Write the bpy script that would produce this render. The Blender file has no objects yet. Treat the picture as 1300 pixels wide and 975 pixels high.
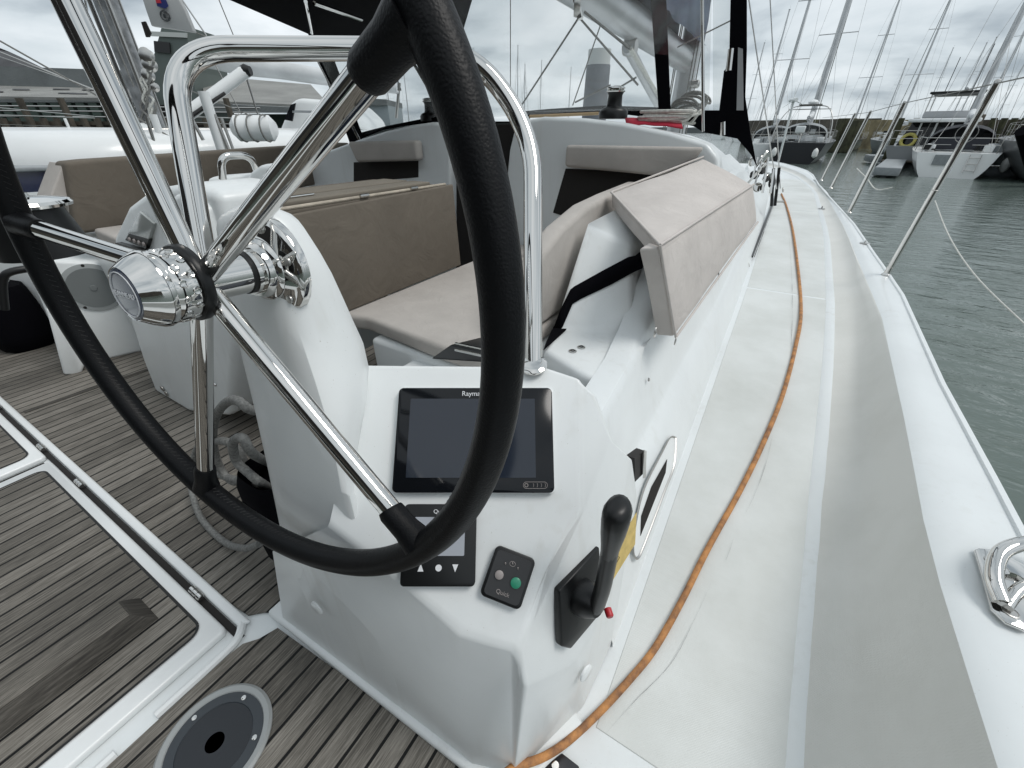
import bpy, bmesh, math, random
from mathutils import Vector as V, Matrix, noise
import numpy as np
random.seed(7)
R=math.radians
S=bpy.context.scene
# ---------------------------------------------------------------- camera
FX=520.; CX,CY=650.,487.5; VH=165.5; H=1.2
PIT=math.atan((CY-VH)/FX); YAW=math.atan(365/(FX*math.cos(PIT)+(CY-VH)*math.sin(PIT)))
cd=bpy.data.cameras.new('camera'); cam=bpy.data.objects.new('camera',cd); S.collection.objects.link(cam)
cam.location=(0,0,H); cam.rotation_euler=(math.pi/2-PIT,0,YAW)
cd.sensor_width=36; cd.lens=36*FX/1300; cd.clip_start=.02; cd.clip_end=3000
S.camera=cam
# ---------------------------------------------------------------- light
SUN_EL,SUN_AZ=R(58),R(72)          # azimuth clockwise from the bow
w=bpy.data.worlds.new('World'); S.world=w; w.use_nodes=True
nt=w.node_tree; N=nt.nodes; L=nt.links; N.clear()
def nd(t,**k):
    n=N.new(t)
    for a,b in k.items(): setattr(n,a,b)
    return n
out=nd('ShaderNodeOutputWorld'); bg=nd('ShaderNodeBackground'); sky=nd('ShaderNodeTexSky')
sky.sky_type='NISHITA'; sky.sun_disc=False; sky.sun_elevation=SUN_EL; sky.sun_rotation=SUN_AZ
tc=nd('ShaderNodeTexCoord'); sep=nd('ShaderNodeSeparateXYZ'); L.new(tc.outputs['Generated'],sep.inputs[0])
def mth(op,a,b=None,c=None):
    n=nd('ShaderNodeMath',operation=op)
    for i,x in enumerate((a,b,c)):
        if x is None: continue
        if isinstance(x,(int,float)): n.inputs[i].default_value=x
        else: L.new(x,n.inputs[i])
    return n.outputs[0]
zz=mth('ADD',mth('ABSOLUTE',sep.outputs[2]),.22)
cx_=mth('DIVIDE',sep.outputs[0],zz); cy_=mth('DIVIDE',sep.outputs[1],zz)
cmb=nd('ShaderNodeCombineXYZ'); L.new(cx_,cmb.inputs[0]); L.new(cy_,cmb.inputs[1])
nz=nd('ShaderNodeTexNoise'); nz.inputs['Scale'].default_value=1.15; nz.inputs['Detail'].default_value=7; nz.inputs['Roughness'].default_value=.52; nz.inputs['Distortion'].default_value=.25
L.new(cmb.outputs[0],nz.inputs['Vector'])
cr=nd('ShaderNodeValToRGB'); L.new(nz.outputs[0],cr.inputs[0])
e=cr.color_ramp.elements; e[0].position=.36; e[0].color=(4.1,4.8,5.4,1); e[1].position=.66; e[1].color=(10.3,10.9,11.3,1)
m=cr.color_ramp.elements.new(.48); m.color=(7.5,8.3,8.8,1)
mx=nd('ShaderNodeMix',data_type='RGBA'); mx.inputs[0].default_value=.94
L.new(sky.outputs[0],mx.inputs[6]); L.new(cr.outputs[0],mx.inputs[7])
L.new(mx.outputs[2],bg.inputs[0]); bg.inputs[1].default_value=.085; L.new(bg.outputs[0],out.inputs[0])
sl=bpy.data.lights.new('sun','SUN'); sl.energy=1.5; sl.angle=R(24); sl.color=(1,.97,.93)
so=bpy.data.objects.new('sun',sl); S.collection.objects.link(so)
sd=V((math.sin(SUN_AZ)*math.cos(SUN_EL),math.cos(SUN_AZ)*math.cos(SUN_EL),math.sin(SUN_EL)))
so.rotation_euler=sd.to_track_quat('Z','Y').to_euler()
S.view_settings.view_transform='Standard'; S.view_settings.look='None'; S.view_settings.exposure=.10; S.view_settings.gamma=1
S.render.engine='CYCLES'; S.cycles.max_bounces=8; S.cycles.transparent_max_bounces=16; S.cycles.use_denoising=True
# ---------------------------------------------------------------- measuring: a photo pixel seen on a real plane
def ray(x,y):
    a=(x-CX)/FX; b=(y-CY)/FX
    fw=math.cos(PIT)-b*math.sin(PIT); up=-math.sin(PIT)-b*math.cos(PIT)
    return V((a*math.cos(YAW)-fw*math.sin(YAW), fw*math.cos(YAW)+a*math.sin(YAW), up))
C0=V((0,0,H))
def pz(x,y,z): d=ray(x,y); return C0+d*((z-H)/d.z)
def py(x,y,Y): d=ray(x,y); return C0+d*(Y/d.y)
def pX(x,y,X): d=ray(x,y); return C0+d*(X/d.x)
def pd(x,y,t): return C0+ray(x,y)*t
def pp(x,y,P,n): d=ray(x,y); return C0+d*((P-C0).dot(n)/d.dot(n))
# ---------------------------------------------------------------- materials
def mat(name,col,rough=.5,metal=0,coat=0,spec=.5,noise_amt=0,noise_scale=8,bump=0,bump_scale=60,emit=0,alpha=1,vary=None):
    m=bpy.data.materials.new(name); m.use_nodes=True; t=m.node_tree; b=t.nodes['Principled BSDF']
    b.inputs['Base Color'].default_value=(*col,1); b.inputs['Roughness'].default_value=rough; b.inputs['Metallic'].default_value=metal
    b.inputs['Coat Weight'].default_value=coat; b.inputs['Coat Roughness'].default_value=.08; b.inputs['Specular IOR Level'].default_value=spec; b.inputs['Alpha'].default_value=alpha
    if noise_amt or bump:
        c=t.nodes.new('ShaderNodeTexCoord')
    if noise_amt:
        n=t.nodes.new('ShaderNodeTexNoise'); n.inputs['Scale'].default_value=noise_scale; n.inputs['Detail'].default_value=6; n.inputs['Roughness'].default_value=.6
        t.links.new(c.outputs['Object'],n.inputs['Vector'])
        r=t.nodes.new('ShaderNodeValToRGB'); t.links.new(n.outputs[0],r.inputs[0])
        lo=vary or tuple(x*(1-noise_amt) for x in col); hi=tuple(min(1,x*(1+noise_amt*.4)) for x in col)
        r.color_ramp.elements[0].position=.3; r.color_ramp.elements[0].color=(*lo,1)
        r.color_ramp.elements[1].position=.62; r.color_ramp.elements[1].color=(*hi,1)
        t.links.new(r.outputs[0],b.inputs['Base Color'])
    if bump:
        n=t.nodes.new('ShaderNodeTexNoise'); n.inputs['Scale'].default_value=bump_scale; n.inputs['Detail'].default_value=3
        t.links.new(c.outputs['Object'],n.inputs['Vector'])
        bp=t.nodes.new('ShaderNodeBump'); bp.inputs['Strength'].default_value=bump; bp.inputs['Distance'].default_value=.002
        t.links.new(n.outputs[0],bp.inputs['Height']); t.links.new(bp.outputs[0],b.inputs['Normal'])
    return m
GEL=mat('gelcoat',(.75,.78,.785),.32,coat=.18,noise_amt=.04,noise_scale=3.5,bump=.05,bump_scale=9)
GELC=mat('gelcoat_console',(.76,.785,.785),.36,coat=.12,noise_amt=.035,noise_scale=5)
WHITE=mat('white_paint',(.78,.80,.80),.3,coat=.2,noise_amt=.05,noise_scale=2)
STEEL=mat('polished_steel',(.66,.65,.63),.035,1)
STEELB=mat('dull_steel',(.5,.49,.47),.28,1)
BLK=mat('black_plastic',(.007,.0075,.008),.36,spec=.4)
BLKG=mat('black_glass',(.006,.007,.009),.08,spec=.35)
FAB=mat('black_canvas',(.0025,.0025,.004),.9,spec=.08,bump=.3,bump_scale=500)
RUB=mat('rubber',(.01,.01,.01),.6)
CUSH=mat('cushion_fabric',(.44,.415,.39),.85,noise_amt=.12,noise_scale=9,bump=.25,bump_scale=700)
COVER=mat('taupe_cover',(.17,.145,.11),.8,noise_amt=.16,noise_scale=5,bump=.3,bump_scale=300)
COVERD=mat('taupe_cushion',(.24,.21,.17),.85,noise_amt=.12,noise_scale=4,bump=.3,bump_scale=300)
ROPE=mat('grey_rope',(.20,.20,.19),.8,noise_amt=.45,noise_scale=120,bump=.5,bump_scale=300)
ROPEW=mat('white_rope',(.62,.62,.58),.8,noise_amt=.3,noise_scale=60)
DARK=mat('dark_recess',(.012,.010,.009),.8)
NAVY=mat('navy_paint',(.006,.010,.045),.15,coat=.6)
GREYP=mat('grey_paint',(.28,.30,.31),.5,noise_amt=.2)
ALU=mat('aluminium',(.55,.56,.57),.35,.6,noise_amt=.15,noise_scale=2)
SAIL=mat('sail_cloth',(.60,.62,.63),.7,noise_amt=.15,noise_scale=2)
BLUEC=mat('blue_grey_canvas',(.06,.085,.13),.8,noise_amt=.4,noise_scale=3)
RED=mat('red_plastic',(.45,.02,.03),.4)
GREENB=mat('green_button',(.03,.25,.15),.35)
GREYB=mat('grey_button',(.3,.27,.26),.5)
YEL=mat('yellow_label',(.62,.46,.16),.45,noise_amt=.2,noise_scale=60)
ORG=mat('orange_hose',(.46,.21,.07),.7,noise_amt=.5,noise_scale=26,vary=(.17,.085,.05),bump=.9,bump_scale=260)
MARK=mat('white_print',(.75,.76,.78),.5)
STAIN=mat('scuff_mark',(.38,.385,.38),.7,noise_amt=.6,noise_scale=60)
BLUEB=mat('blue_badge',(.012,.03,.075),.25,coat=1)
FEND=mat('fender_vinyl',(.78,.78,.76),.4)
YROPE=mat('yellow_ring',(.62,.55,.16),.6,noise_amt=.3,noise_scale=8)
REDC=mat('red_cloth',(.42,.01,.035),.8)
TIMB=mat('weathered_timber',(.075,.064,.05),.85,noise_amt=.55,noise_scale=1.3,bump=.3,bump_scale=6)
STONE=mat('harbour_stone',(.09,.082,.07),.9,noise_amt=.5,noise_scale=.8)
GREEN=mat('green_cladding',(.05,.075,.062),.7,noise_amt=.2,noise_scale=.5)
WEED=mat('weed_covered_timber',(.05,.05,.025),.9,noise_amt=.6,noise_scale=2)

def leather():
    m=mat('black_leather',(.004,.0043,.0052),.45,spec=.2); t=m.node_tree; b=t.nodes['Principled BSDF']
    c=t.nodes.new('ShaderNodeTexCoord'); v=t.nodes.new('ShaderNodeTexVoronoi'); v.inputs['Scale'].default_value=520; v.feature='SMOOTH_F1'
    n=t.nodes.new('ShaderNodeTexNoise'); n.inputs['Scale'].default_value=45
    a=t.nodes.new('ShaderNodeMath'); a.operation='ADD'
    t.links.new(c.outputs['Object'],v.inputs['Vector']); t.links.new(c.outputs['Object'],n.inputs['Vector'])
    t.links.new(v.outputs[0],a.inputs[0]); t.links.new(n.outputs[0],a.inputs[1])
    bp=t.nodes.new('ShaderNodeBump'); bp.inputs['Strength'].default_value=.5; bp.inputs['Distance'].default_value=.0006
    t.links.new(a.outputs[0],bp.inputs['Height']); t.links.new(bp.outputs[0],b.inputs['Normal'])
    return m
LEA=leather()
def teak(name,pitch=.057,off=0,dark=1.):
    """fore-and-aft planks (along world Y), weathered grey, black caulking; a world-sized pattern in object coordinates"""
    m=bpy.data.materials.new(name); m.use_nodes=True; t=m.node_tree; b=t.nodes['Principled BSDF']
    nn=t.nodes.new; lk=t.links.new
    c=nn('ShaderNodeTexCoord'); s=nn('ShaderNodeSeparateXYZ'); lk(c.outputs['Object'],s.inputs[0])
    def M(op,a,bb=None):
        n=nn('ShaderNodeMath'); n.operation=op
        for i,x in enumerate((a,bb)):
            if x is None: continue
            if isinstance(x,(int,float)): n.inputs[i].default_value=x
            else: lk(x,n.inputs[i])
        return n.outputs[0]
    u=M('DIVIDE',M('ADD',s.outputs[0],off+40),pitch); fl=M('FLOOR',u); fr=M('SUBTRACT',u,fl)
    seam=M('GREATER_THAN',M('ABSOLUTE',M('SUBTRACT',fr,.5)),.5-.0038/pitch)
    wn=nn('ShaderNodeTexWhiteNoise'); wn.noise_dimensions='1D'; lk(fl,wn.inputs['W'])
    cm=nn('ShaderNodeCombineXYZ'); lk(M('MULTIPLY',s.outputs[0],330),cm.inputs[0]); lk(M('MULTIPLY',s.outputs[1],13),cm.inputs[1]); lk(M('MULTIPLY',wn.outputs[0],50),cm.inputs[2])
    g=nn('ShaderNodeTexNoise'); g.inputs['Scale'].default_value=1; g.inputs['Detail'].default_value=5; g.inputs['Roughness'].default_value=.7; lk(cm.outputs[0],g.inputs['Vector'])
    p=nn('ShaderNodeTexNoise'); p.inputs['Scale'].default_value=4; p.inputs['Detail'].default_value=4; lk(c.outputs['Object'],p.inputs['Vector'])
    r=nn('ShaderNodeValToRGB'); E=r.color_ramp.elements
    d=dark
    E[0].position=.33; E[0].color=(.042*d,.039*d,.035*d,1); E[1].position=.70; E[1].color=(.30*d,.278*d,.245*d,1)
    x=E.new(.5); x.color=(.13*d,.119*d,.103*d,1)
    mixv=M('ADD',M('MULTIPLY',g.outputs[0],.72),M('ADD',M('MULTIPLY',p.outputs[0],.18),M('MULTIPLY',wn.outputs[0],.13)))
    lk(mixv,r.inputs[0])
    mx=nn('ShaderNodeMix'); mx.data_type='RGBA'; lk(seam,mx.inputs[0]); lk(r.outputs[0],mx.inputs[6]); mx.inputs[7].default_value=(.006,.006,.006,1)
    lk(mx.outputs[2],b.inputs['Base Color']); b.inputs['Roughness'].default_value=.75; b.inputs['Specular IOR Level'].default_value=.3
    bp=nn('ShaderNodeBump'); bp.inputs['Strength'].default_value=.5; bp.inputs['Distance'].default_value=.0015
    lk(M('SUBTRACT',g.outputs[0],M('MULTIPLY',seam,.8)),bp.inputs['Height']); lk(bp.outputs[0],b.inputs['Normal'])
    return m
TEAK=teak('weathered_teak')
TEAKP=teak('teak_batten',pitch=9.,off=.01,dark=1.15)
TEAKD=teak('darkened_teak',pitch=9.,dark=.58)
def nonskid():
    m=mat('non_skid_gelcoat',(.66,.68,.665),.42); t=m.node_tree; b=t.nodes['Principled BSDF']; nn=t.nodes.new; lk=t.links.new
    c=nn('ShaderNodeTexCoord'); n=nn('ShaderNodeTexNoise'); n.inputs['Scale'].default_value=2.2; n.inputs['Detail'].default_value=8; n.inputs['Roughness'].default_value=.62; lk(c.outputs['Object'],n.inputs['Vector'])
    r=nn('ShaderNodeValToRGB'); r.color_ramp.elements[0].position=.33; r.color_ramp.elements[0].color=(.57,.585,.56,1); r.color_ramp.elements[1].position=.6; r.color_ramp.elements[1].color=(.68,.70,.685,1); lk(n.outputs[0],r.inputs[0]); lk(r.outputs[0],b.inputs['Base Color'])
    k=nn('ShaderNodeTexChecker'); k.inputs['Scale'].default_value=170; 
    mp=nn('ShaderNodeMapping'); mp.inputs['Rotation'].default_value=(0,0,R(45)); lk(c.outputs['Object'],mp.inputs[0]); 
    v=nn('ShaderNodeTexVoronoi'); v.inputs['Scale'].default_value=260; v.inputs['Randomness'].default_value=.15; lk(mp.outputs[0],v.inputs['Vector'])
    bp=nn('ShaderNodeBump'); bp.inputs['Strength'].default_value=.4; bp.inputs['Distance'].default_value=.0011; lk(v.outputs[0],bp.inputs['Height']); lk(bp.outputs[0],b.inputs['Normal'])
    return m
NSK=nonskid()
NSK2=nonskid(); NSK2.name='grey_non_skid'
_r=[n for n in NSK2.node_tree.nodes if n.type=='VALTORGB'][0].color_ramp.elements; _r[0].color=(.60,.60,.565,1); _r[1].color=(.675,.675,.645,1)
def fabric(name,col,wr=.007):
    m=mat(name,col,.88,spec=.25,noise_amt=.10,noise_scale=5); t=m.node_tree; b=t.nodes['Principled BSDF']; nn=t.nodes.new; lk=t.links.new
    c=nn('ShaderNodeTexCoord'); n1=nn('ShaderNodeTexNoise'); n1.inputs['Scale'].default_value=9; n1.inputs['Detail'].default_value=3; n1.inputs['Distortion'].default_value=1.2; lk(c.outputs['Object'],n1.inputs['Vector'])
    w1=nn('ShaderNodeTexWave'); w1.inputs['Scale'].default_value=190; w1.bands_direction='Y'; w2=nn('ShaderNodeTexWave'); w2.inputs['Scale'].default_value=190; w2.bands_direction='DIAGONAL'
    for w_ in (w1,w2): lk(c.outputs['Object'],w_.inputs['Vector'])
    a=nn('ShaderNodeMath'); a.operation='ADD'; lk(w1.outputs[1],a.inputs[0]); lk(w2.outputs[1],a.inputs[1])
    b1=nn('ShaderNodeBump'); b1.inputs['Strength'].default_value=.6; b1.inputs['Distance'].default_value=wr; lk(n1.outputs[0],b1.inputs['Height'])
    b2=nn('ShaderNodeBump'); b2.inputs['Strength'].default_value=.35; b2.inputs['Distance'].default_value=.0006; lk(a.outputs[0],b2.inputs['Height']); lk(b1.outputs[0],b2.inputs['Normal']); lk(b2.outputs[0],b.inputs['Normal'])
    return m
CUSH=fabric('cushion_fabric',(.47,.44,.41)); CUSH2=fabric('lit_cushion_fabric',(.60,.56,.53),.010); COVER=fabric('taupe_cover',(.150,.130,.106),.010); COVERD=fabric('taupe_cushion',(.19,.17,.14),.008)  # cushion fabric twice: bench shade and coaming light put into the colours
def streaky(m,col=(.50,.49,.44)):
    """run-off stains: vertical, irregular, only here and there"""
    t=m.node_tree; b=t.nodes['Principled BSDF']; nn=t.nodes.new; lk=t.links.new; src=b.inputs['Base Color'].links[0].from_socket
    c=nn('ShaderNodeTexCoord'); mp=nn('ShaderNodeMapping'); mp.inputs['Scale'].default_value=(38,38,1.4); lk(c.outputs['Object'],mp.inputs[0])
    n=nn('ShaderNodeTexNoise'); n.inputs['Scale'].default_value=1; n.inputs['Detail'].default_value=5; lk(mp.outputs[0],n.inputs['Vector'])
    n2=nn('ShaderNodeTexNoise'); n2.inputs['Scale'].default_value=3; lk(c.outputs['Object'],n2.inputs['Vector'])
    r=nn('ShaderNodeMapRange'); r.inputs[1].default_value=.52; r.inputs[2].default_value=.75; lk(n.outputs[0],r.inputs[0]); r2=nn('ShaderNodeMapRange'); r2.inputs[1].default_value=.45; r2.inputs[2].default_value=.7; r2.inputs[4].default_value=.38; lk(n2.outputs[0],r2.inputs[0])
    k=nn('ShaderNodeMath'); k.operation='MULTIPLY'; lk(r.outputs[0],k.inputs[0]); lk(r2.outputs[0],k.inputs[1])
    x=nn('ShaderNodeMix'); x.data_type='RGBA'; lk(k.outputs[0],x.inputs[0]); lk(src,x.inputs[6]); x.inputs[7].default_value=(*col,1); lk(x.outputs[2],b.inputs['Base Color'])
    n3=nn('ShaderNodeTexNoise'); n3.inputs['Scale'].default_value=420; lk(c.outputs['Object'],n3.inputs['Vector'])
    # fine specks of dirt
    r3=nn('ShaderNodeMapRange'); r3.inputs[1].default_value=.74; r3.inputs[2].default_value=.78; lk(n3.outputs[0],r3.inputs[0]); y=nn('ShaderNodeMix'); y.data_type='RGBA'; lk(r3.outputs[0],y.inputs[0]); lk(x.outputs[2],y.inputs[6]); y.inputs[7].default_value=(.35,.33,.28,1); lk(y.outputs[2],b.inputs['Base Color'])
streaky(GELC); streaky(GEL,(.56,.56,.52))
def clear_vinyl():
    m=bpy.data.materials.new('clear_vinyl'); m.use_nodes=True; t=m.node_tree; t.nodes.clear()
    o=t.nodes.new('ShaderNodeOutputMaterial'); a=t.nodes.new('ShaderNodeBsdfTransparent'); a.inputs[0].default_value=(.95,.96,.96,1)
    g=t.nodes.new('ShaderNodeBsdfGlossy'); g.inputs['Roughness'].default_value=.08; d=t.nodes.new('ShaderNodeBsdfDiffuse'); d.inputs[0].default_value=(.8,.82,.83,1)
    m1=t.nodes.new('ShaderNodeMixShader'); m1.inputs[0].default_value=.5; m2=t.nodes.new('ShaderNodeMixShader'); m2.inputs[0].default_value=.09
    t.links.new(g.outputs[0],m1.inputs[1]); t.links.new(d.outputs[0],m1.inputs[2]); t.links.new(a.outputs[0],m2.inputs[1]); t.links.new(m1.outputs[0],m2.inputs[2]); t.links.new(m2.outputs[0],o.inputs[0])
    return m
VINYL=clear_vinyl()
def screen():
    m=mat('display_glass',(.016,.022,.034),.10,spec=.55); return m
SCR=screen()
LCD=mat('lcd_glass',(.34,.36,.40),.2,coat=1)
def water():
    m=bpy.data.materials.new('harbour_water'); m.use_nodes=True; t=m.node_tree; b=t.nodes['Principled BSDF']; nn=t.nodes.new; lk=t.links.new
    b.inputs['Base Color'].default_value=(.115,.145,.13,1); b.inputs['Roughness'].default_value=.05; b.inputs['IOR'].default_value=1.33
    c=nn('ShaderNodeTexCoord'); mp=nn('ShaderNodeMapping'); mp.inputs['Scale'].default_value=(.9,1.7,1); mp.inputs['Rotation'].default_value=(0,0,R(20)); lk(c.outputs['Object'],mp.inputs[0])
    n1=nn('ShaderNodeTexNoise'); n1.inputs['Scale'].default_value=1.3; n1.inputs['Detail'].default_value=6; n1.inputs['Roughness'].default_value=.55; n1.inputs['Distortion'].default_value=.6; lk(mp.outputs[0],n1.inputs['Vector'])
    n2=nn('ShaderNodeTexNoise'); n2.inputs['Scale'].default_value=5; n2.inputs['Detail'].default_value=2; lk(mp.outputs[0],n2.inputs['Vector'])
    a=nn('ShaderNodeMath'); a.operation='MULTIPLY_ADD'; a.inputs[1].default_value=.3; lk(n2.outputs[0],a.inputs[0]); lk(n1.outputs[0],a.inputs[2])
    bp=nn('ShaderNodeBump'); bp.inputs['Strength'].default_value=1; bp.inputs['Distance'].default_value=.05; lk(a.outputs[0],bp.inputs['Height']); lk(bp.outputs[0],b.inputs['Normal'])
    return m
WATER=water()
def ribbed(name,col,axis=0,scale=3,rust=None):
    m=mat(name,col,.6); t=m.node_tree; b=t.nodes['Principled BSDF']; nn=t.nodes.new; lk=t.links.new
    c=nn('ShaderNodeTexCoord'); n=nn('ShaderNodeTexNoise'); n.inputs['Scale'].default_value=.35; n.inputs['Detail'].default_value=8; lk(c.outputs['Object'],n.inputs['Vector'])
    wv=nn('ShaderNodeTexWave'); wv.bands_direction='X' if axis==0 else 'Y'; wv.inputs['Scale'].default_value=scale; lk(c.outputs['Object'],wv.inputs['Vector'])
    r=nn('ShaderNodeValToRGB'); r.color_ramp.elements[0].position=.35; r.color_ramp.elements[0].color=(*[x*.72 for x in col],1); r.color_ramp.elements[1].position=.6; r.color_ramp.elements[1].color=(*col,1); lk(n.outputs[0],r.inputs[0]); lk(r.outputs[0],b.inputs['Base Color'])
    bp=nn('ShaderNodeBump'); bp.inputs['Strength'].default_value=.5; bp.inputs['Distance'].default_value=.06; lk(wv.outputs[0],bp.inputs['Height']); lk(bp.outputs[0],b.inputs['Normal'])
    return m
ROOFM=ribbed('corrugated_roof',(.27,.27,.255)); SHEDM=ribbed('grey_fascia',(.17,.185,.185))
SLATE=mat('slate_roof',(.055,.056,.06),.8,noise_amt=.3,noise_scale=.6)
# ---------------------------------------------------------------- helpers
def link(o,parent=None):
    S.collection.objects.link(o)
    if parent:
        o.parent=parent
        if parent.type=='EMPTY': o.matrix_parent_inverse=Matrix.Translation(-parent.location)
    return o
def shade(me,ang=40):
    if not ang:return
    for p in me.polygons: p.use_smooth=True
    try: me.set_sharp_from_angle(angle=R(ang))
    except Exception: pass
def mesh(name,verts,faces,m,parent=None,smooth=0,bevel=0,seg=3,sub=0,solid=0,wn=True):
    me=bpy.data.meshes.new(name); me.from_pydata([tuple(v) for v in verts],[],faces)
    me.materials.append(m); 
    bm=bmesh.new(); bm.from_mesh(me); bmesh.ops.remove_doubles(bm,verts=bm.verts,dist=1e-5); bmesh.ops.recalc_face_normals(bm,faces=bm.faces); bm.to_mesh(me); bm.free()
    if bevel:
        tmp=bpy.data.objects.new('t',me); S.collection.objects.link(tmp)
        md=tmp.modifiers.new('b','BEVEL'); md.width=bevel; md.segments=seg; md.limit_method='ANGLE'; md.angle_limit=R(12); md.harden_normals=False
        dg=bpy.context.evaluated_depsgraph_get(); me2=bpy.data.meshes.new_from_object(tmp.evaluated_get(dg)); bpy.data.objects.remove(tmp); me=me2; me.name=name
        for p in me.polygons: p.use_smooth=True
    elif smooth: shade(me,smooth)
    o=bpy.data.objects.new(name,me); link(o,parent)
    if solid:
        md=o.modifiers.new('s','SOLIDIFY'); md.thickness=solid; md.offset=0
    if sub:
        md=o.modifiers.new('u','SUBSURF'); md.levels=sub; md.render_levels=sub
        for p in me.polygons: p.use_smooth=True
    return o
class MB:
    def __init__(s): s.v=[]; s.f=[]
    def add(s,v,f):
        n=len(s.v); s.v+= [V(x) for x in v]; s.f+=[tuple(i+n for i in q) for q in f]; return s
    def box(s,c,d,rot=None):
        c=V(c); hx,hy,hz=(k/2 for k in d)
        vs=[V((x,y,z)) for x in(-hx,hx) for y in(-hy,hy) for z in(-hz,hz)]
        if rot is not None: vs=[rot@v for v in vs]
        return s.add([v+c for v in vs],[(0,1,3,2),(4,6,7,5),(0,4,5,1),(2,3,7,6),(0,2,6,4),(1,5,7,3)])
    def tube(s,pts,r,n=10,cap=True,closed=False,flat=None):
        pts=[V(p) for p in pts]; k=len(pts); rs=r if isinstance(r,(list,tuple)) else [r]*k
        T=[]
        for i in range(k):
            a=pts[(i-1)%k] if (closed or i>0) else pts[i]; b=pts[(i+1)%k] if (closed or i<k-1) else pts[i]
            T.append((b-a).normalized() if (b-a).length>1e-9 else V((0,0,1)))
        up=V((0,0,1)) if abs(T[0].z)<.9 else V((1,0,0)); u=T[0].cross(up).normalized(); vs=[]
        for i in range(k):
            u=(u-T[i]*u.dot(T[i])); u=u.normalized() if u.length>1e-6 else T[i].orthogonal().normalized(); q=T[i].cross(u)
            for j in range(n):
                a=2*math.pi*j/n; vs.append(pts[i]+(u*math.cos(a)+q*math.sin(a)*(flat or 1))*rs[i])
        fs=[]
        for i in range(k if closed else k-1):
            for j in range(n):
                a=i*n+j; b=i*n+(j+1)%n; c=((i+1)%k)*n+(j+1)%n; d=((i+1)%k)*n+j; fs.append((a,b,c,d))
        if cap and not closed: fs+=[tuple(range(n))[::-1],tuple(range((k-1)*n,k*n))]
        return s.add(vs,fs)
    def lathe(s,prof,o,ax,n=32,u=None):
        """prof: (radius, distance along ax)"""
        o=V(o); ax=V(ax).normalized(); u=ax.orthogonal().normalized() if u is None else u; q=ax.cross(u); vs=[]; fs=[]
        for r,h in prof:
            for j in range(n):
                a=2*math.pi*j/n; vs.append(o+ax*h+(u*math.cos(a)+q*math.sin(a))*max(r,1e-4))
        for i in range(len(prof)-1):
            for j in range(n): fs.append((i*n+j,i*n+(j+1)%n,(i+1)*n+(j+1)%n,(i+1)*n+j))
        fs+=[tuple(range(n))[::-1],tuple(range((len(prof)-1)*n,len(prof)*n))]
        return s.add(vs,fs)
    def prism(s,poly,off):
        k=len(poly); off=V(off); P=[V(p) for p in poly]
        return s.add(P+[p+off for p in P],[tuple(range(k))[::-1],tuple(range(k,2*k))]+[(i,(i+1)%k,(i+1)%k+k,i+k) for i in range(k)])
    def build(s,name,m,parent=None,smooth=40,bevel=0,seg=2,**k): return mesh(name,s.v,s.f,m,parent,smooth,bevel,seg,**k)
def tube(name,pts,r,m,parent=None,n=12,**k): return MB().tube(pts,r,n,**k).build(name,m,parent,50)
def bez(pts,res=8):
    """Catmull-Rom through points"""
    P=[V(p) for p in pts]; o=[]
    for i in range(len(P)-1):
        a=P[max(i-1,0)]; b=P[i]; c=P[i+1]; d=P[min(i+2,len(P)-1)]
        for k in range(res):
            t=k/res; o.append(.5*((2*b)+(c-a)*t+(2*a-5*b+4*c-d)*t*t+(3*b-a-3*c+d)*t**3))
    return o+[P[-1]]
def fillet(pts,r,res=8):
    """polyline with its corners rounded to radius r"""
    P=[V(p) for p in pts]; o=[P[0]]
    for i in range(1,len(P)-1):
        a=(P[i-1]-P[i]); b=(P[i+1]-P[i]); rr=min(r,a.length*.49,b.length*.49); A=P[i]+a.normalized()*rr; B=P[i]+b.normalized()*rr
        for k in range(res+1):
            t=k/res; o.append(A*(1-t)**2+P[i]*2*t*(1-t)+B*t*t)
    return o+[P[-1]]
def loft(name,rows,m,parent=None,smooth=60,**k):
    n=len(rows[0]); v=[p for r in rows for p in r]; f=[]
    for i in range(len(rows)-1):
        for j in range(n-1): f.append((i*n+j,i*n+j+1,(i+1)*n+j+1,(i+1)*n+j))
    return mesh(name,v,f,m,parent,smooth,**k)
def thing(name,label,cat,loc=(0,0,0),group=None):
    o=bpy.data.objects.new(name,None); o.empty_display_size=.1; link(o); o.location=loc
    o['label']=label; o['category']=cat
    if group:o['group']=group
    return o
def tag(o,label,cat,group=None):
    o['label']=label; o['category']=cat
    if group:o['group']=group
    return o
def struct(o): o['kind']='structure'; return o
def local(root,pts): return [V(p)-root.location for p in pts]
def copy_tree(o,parent=None):
    c=o.copy(); S.collection.objects.link(c); c.parent=parent
    for ch in [x for x in o.children]: copy_tree(ch,c)
    return c
def text(name,body,size,m,parent,o,u,v,align='CENTER',ext=.0003):
    cu=bpy.data.curves.new(name,'FONT'); cu.body=body; cu.size=size; cu.align_x=align; cu.align_y='CENTER'; cu.extrude=ext; cu.materials.append(m)
    tmp=bpy.data.objects.new('t',cu); S.collection.objects.link(tmp); me=bpy.data.meshes.new_from_object(tmp.evaluated_get(bpy.context.evaluated_depsgraph_get())); bpy.data.objects.remove(tmp)
    me.name=name; ob=bpy.data.objects.new(name,me); link(ob,parent); u=u.normalized(); v=v.normalized(); n=u.cross(v)
    ob.matrix_basis=Matrix(((u.x,v.x,n.x,o.x),(u.y,v.y,n.y,o.y),(u.z,v.z,n.z,o.z),(0,0,0,1))); return ob
def interp(tab,x):
    xs=[a for a,_ in tab]; ys=[b for _,b in tab]; return float(np.interp(x,xs,ys))
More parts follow.
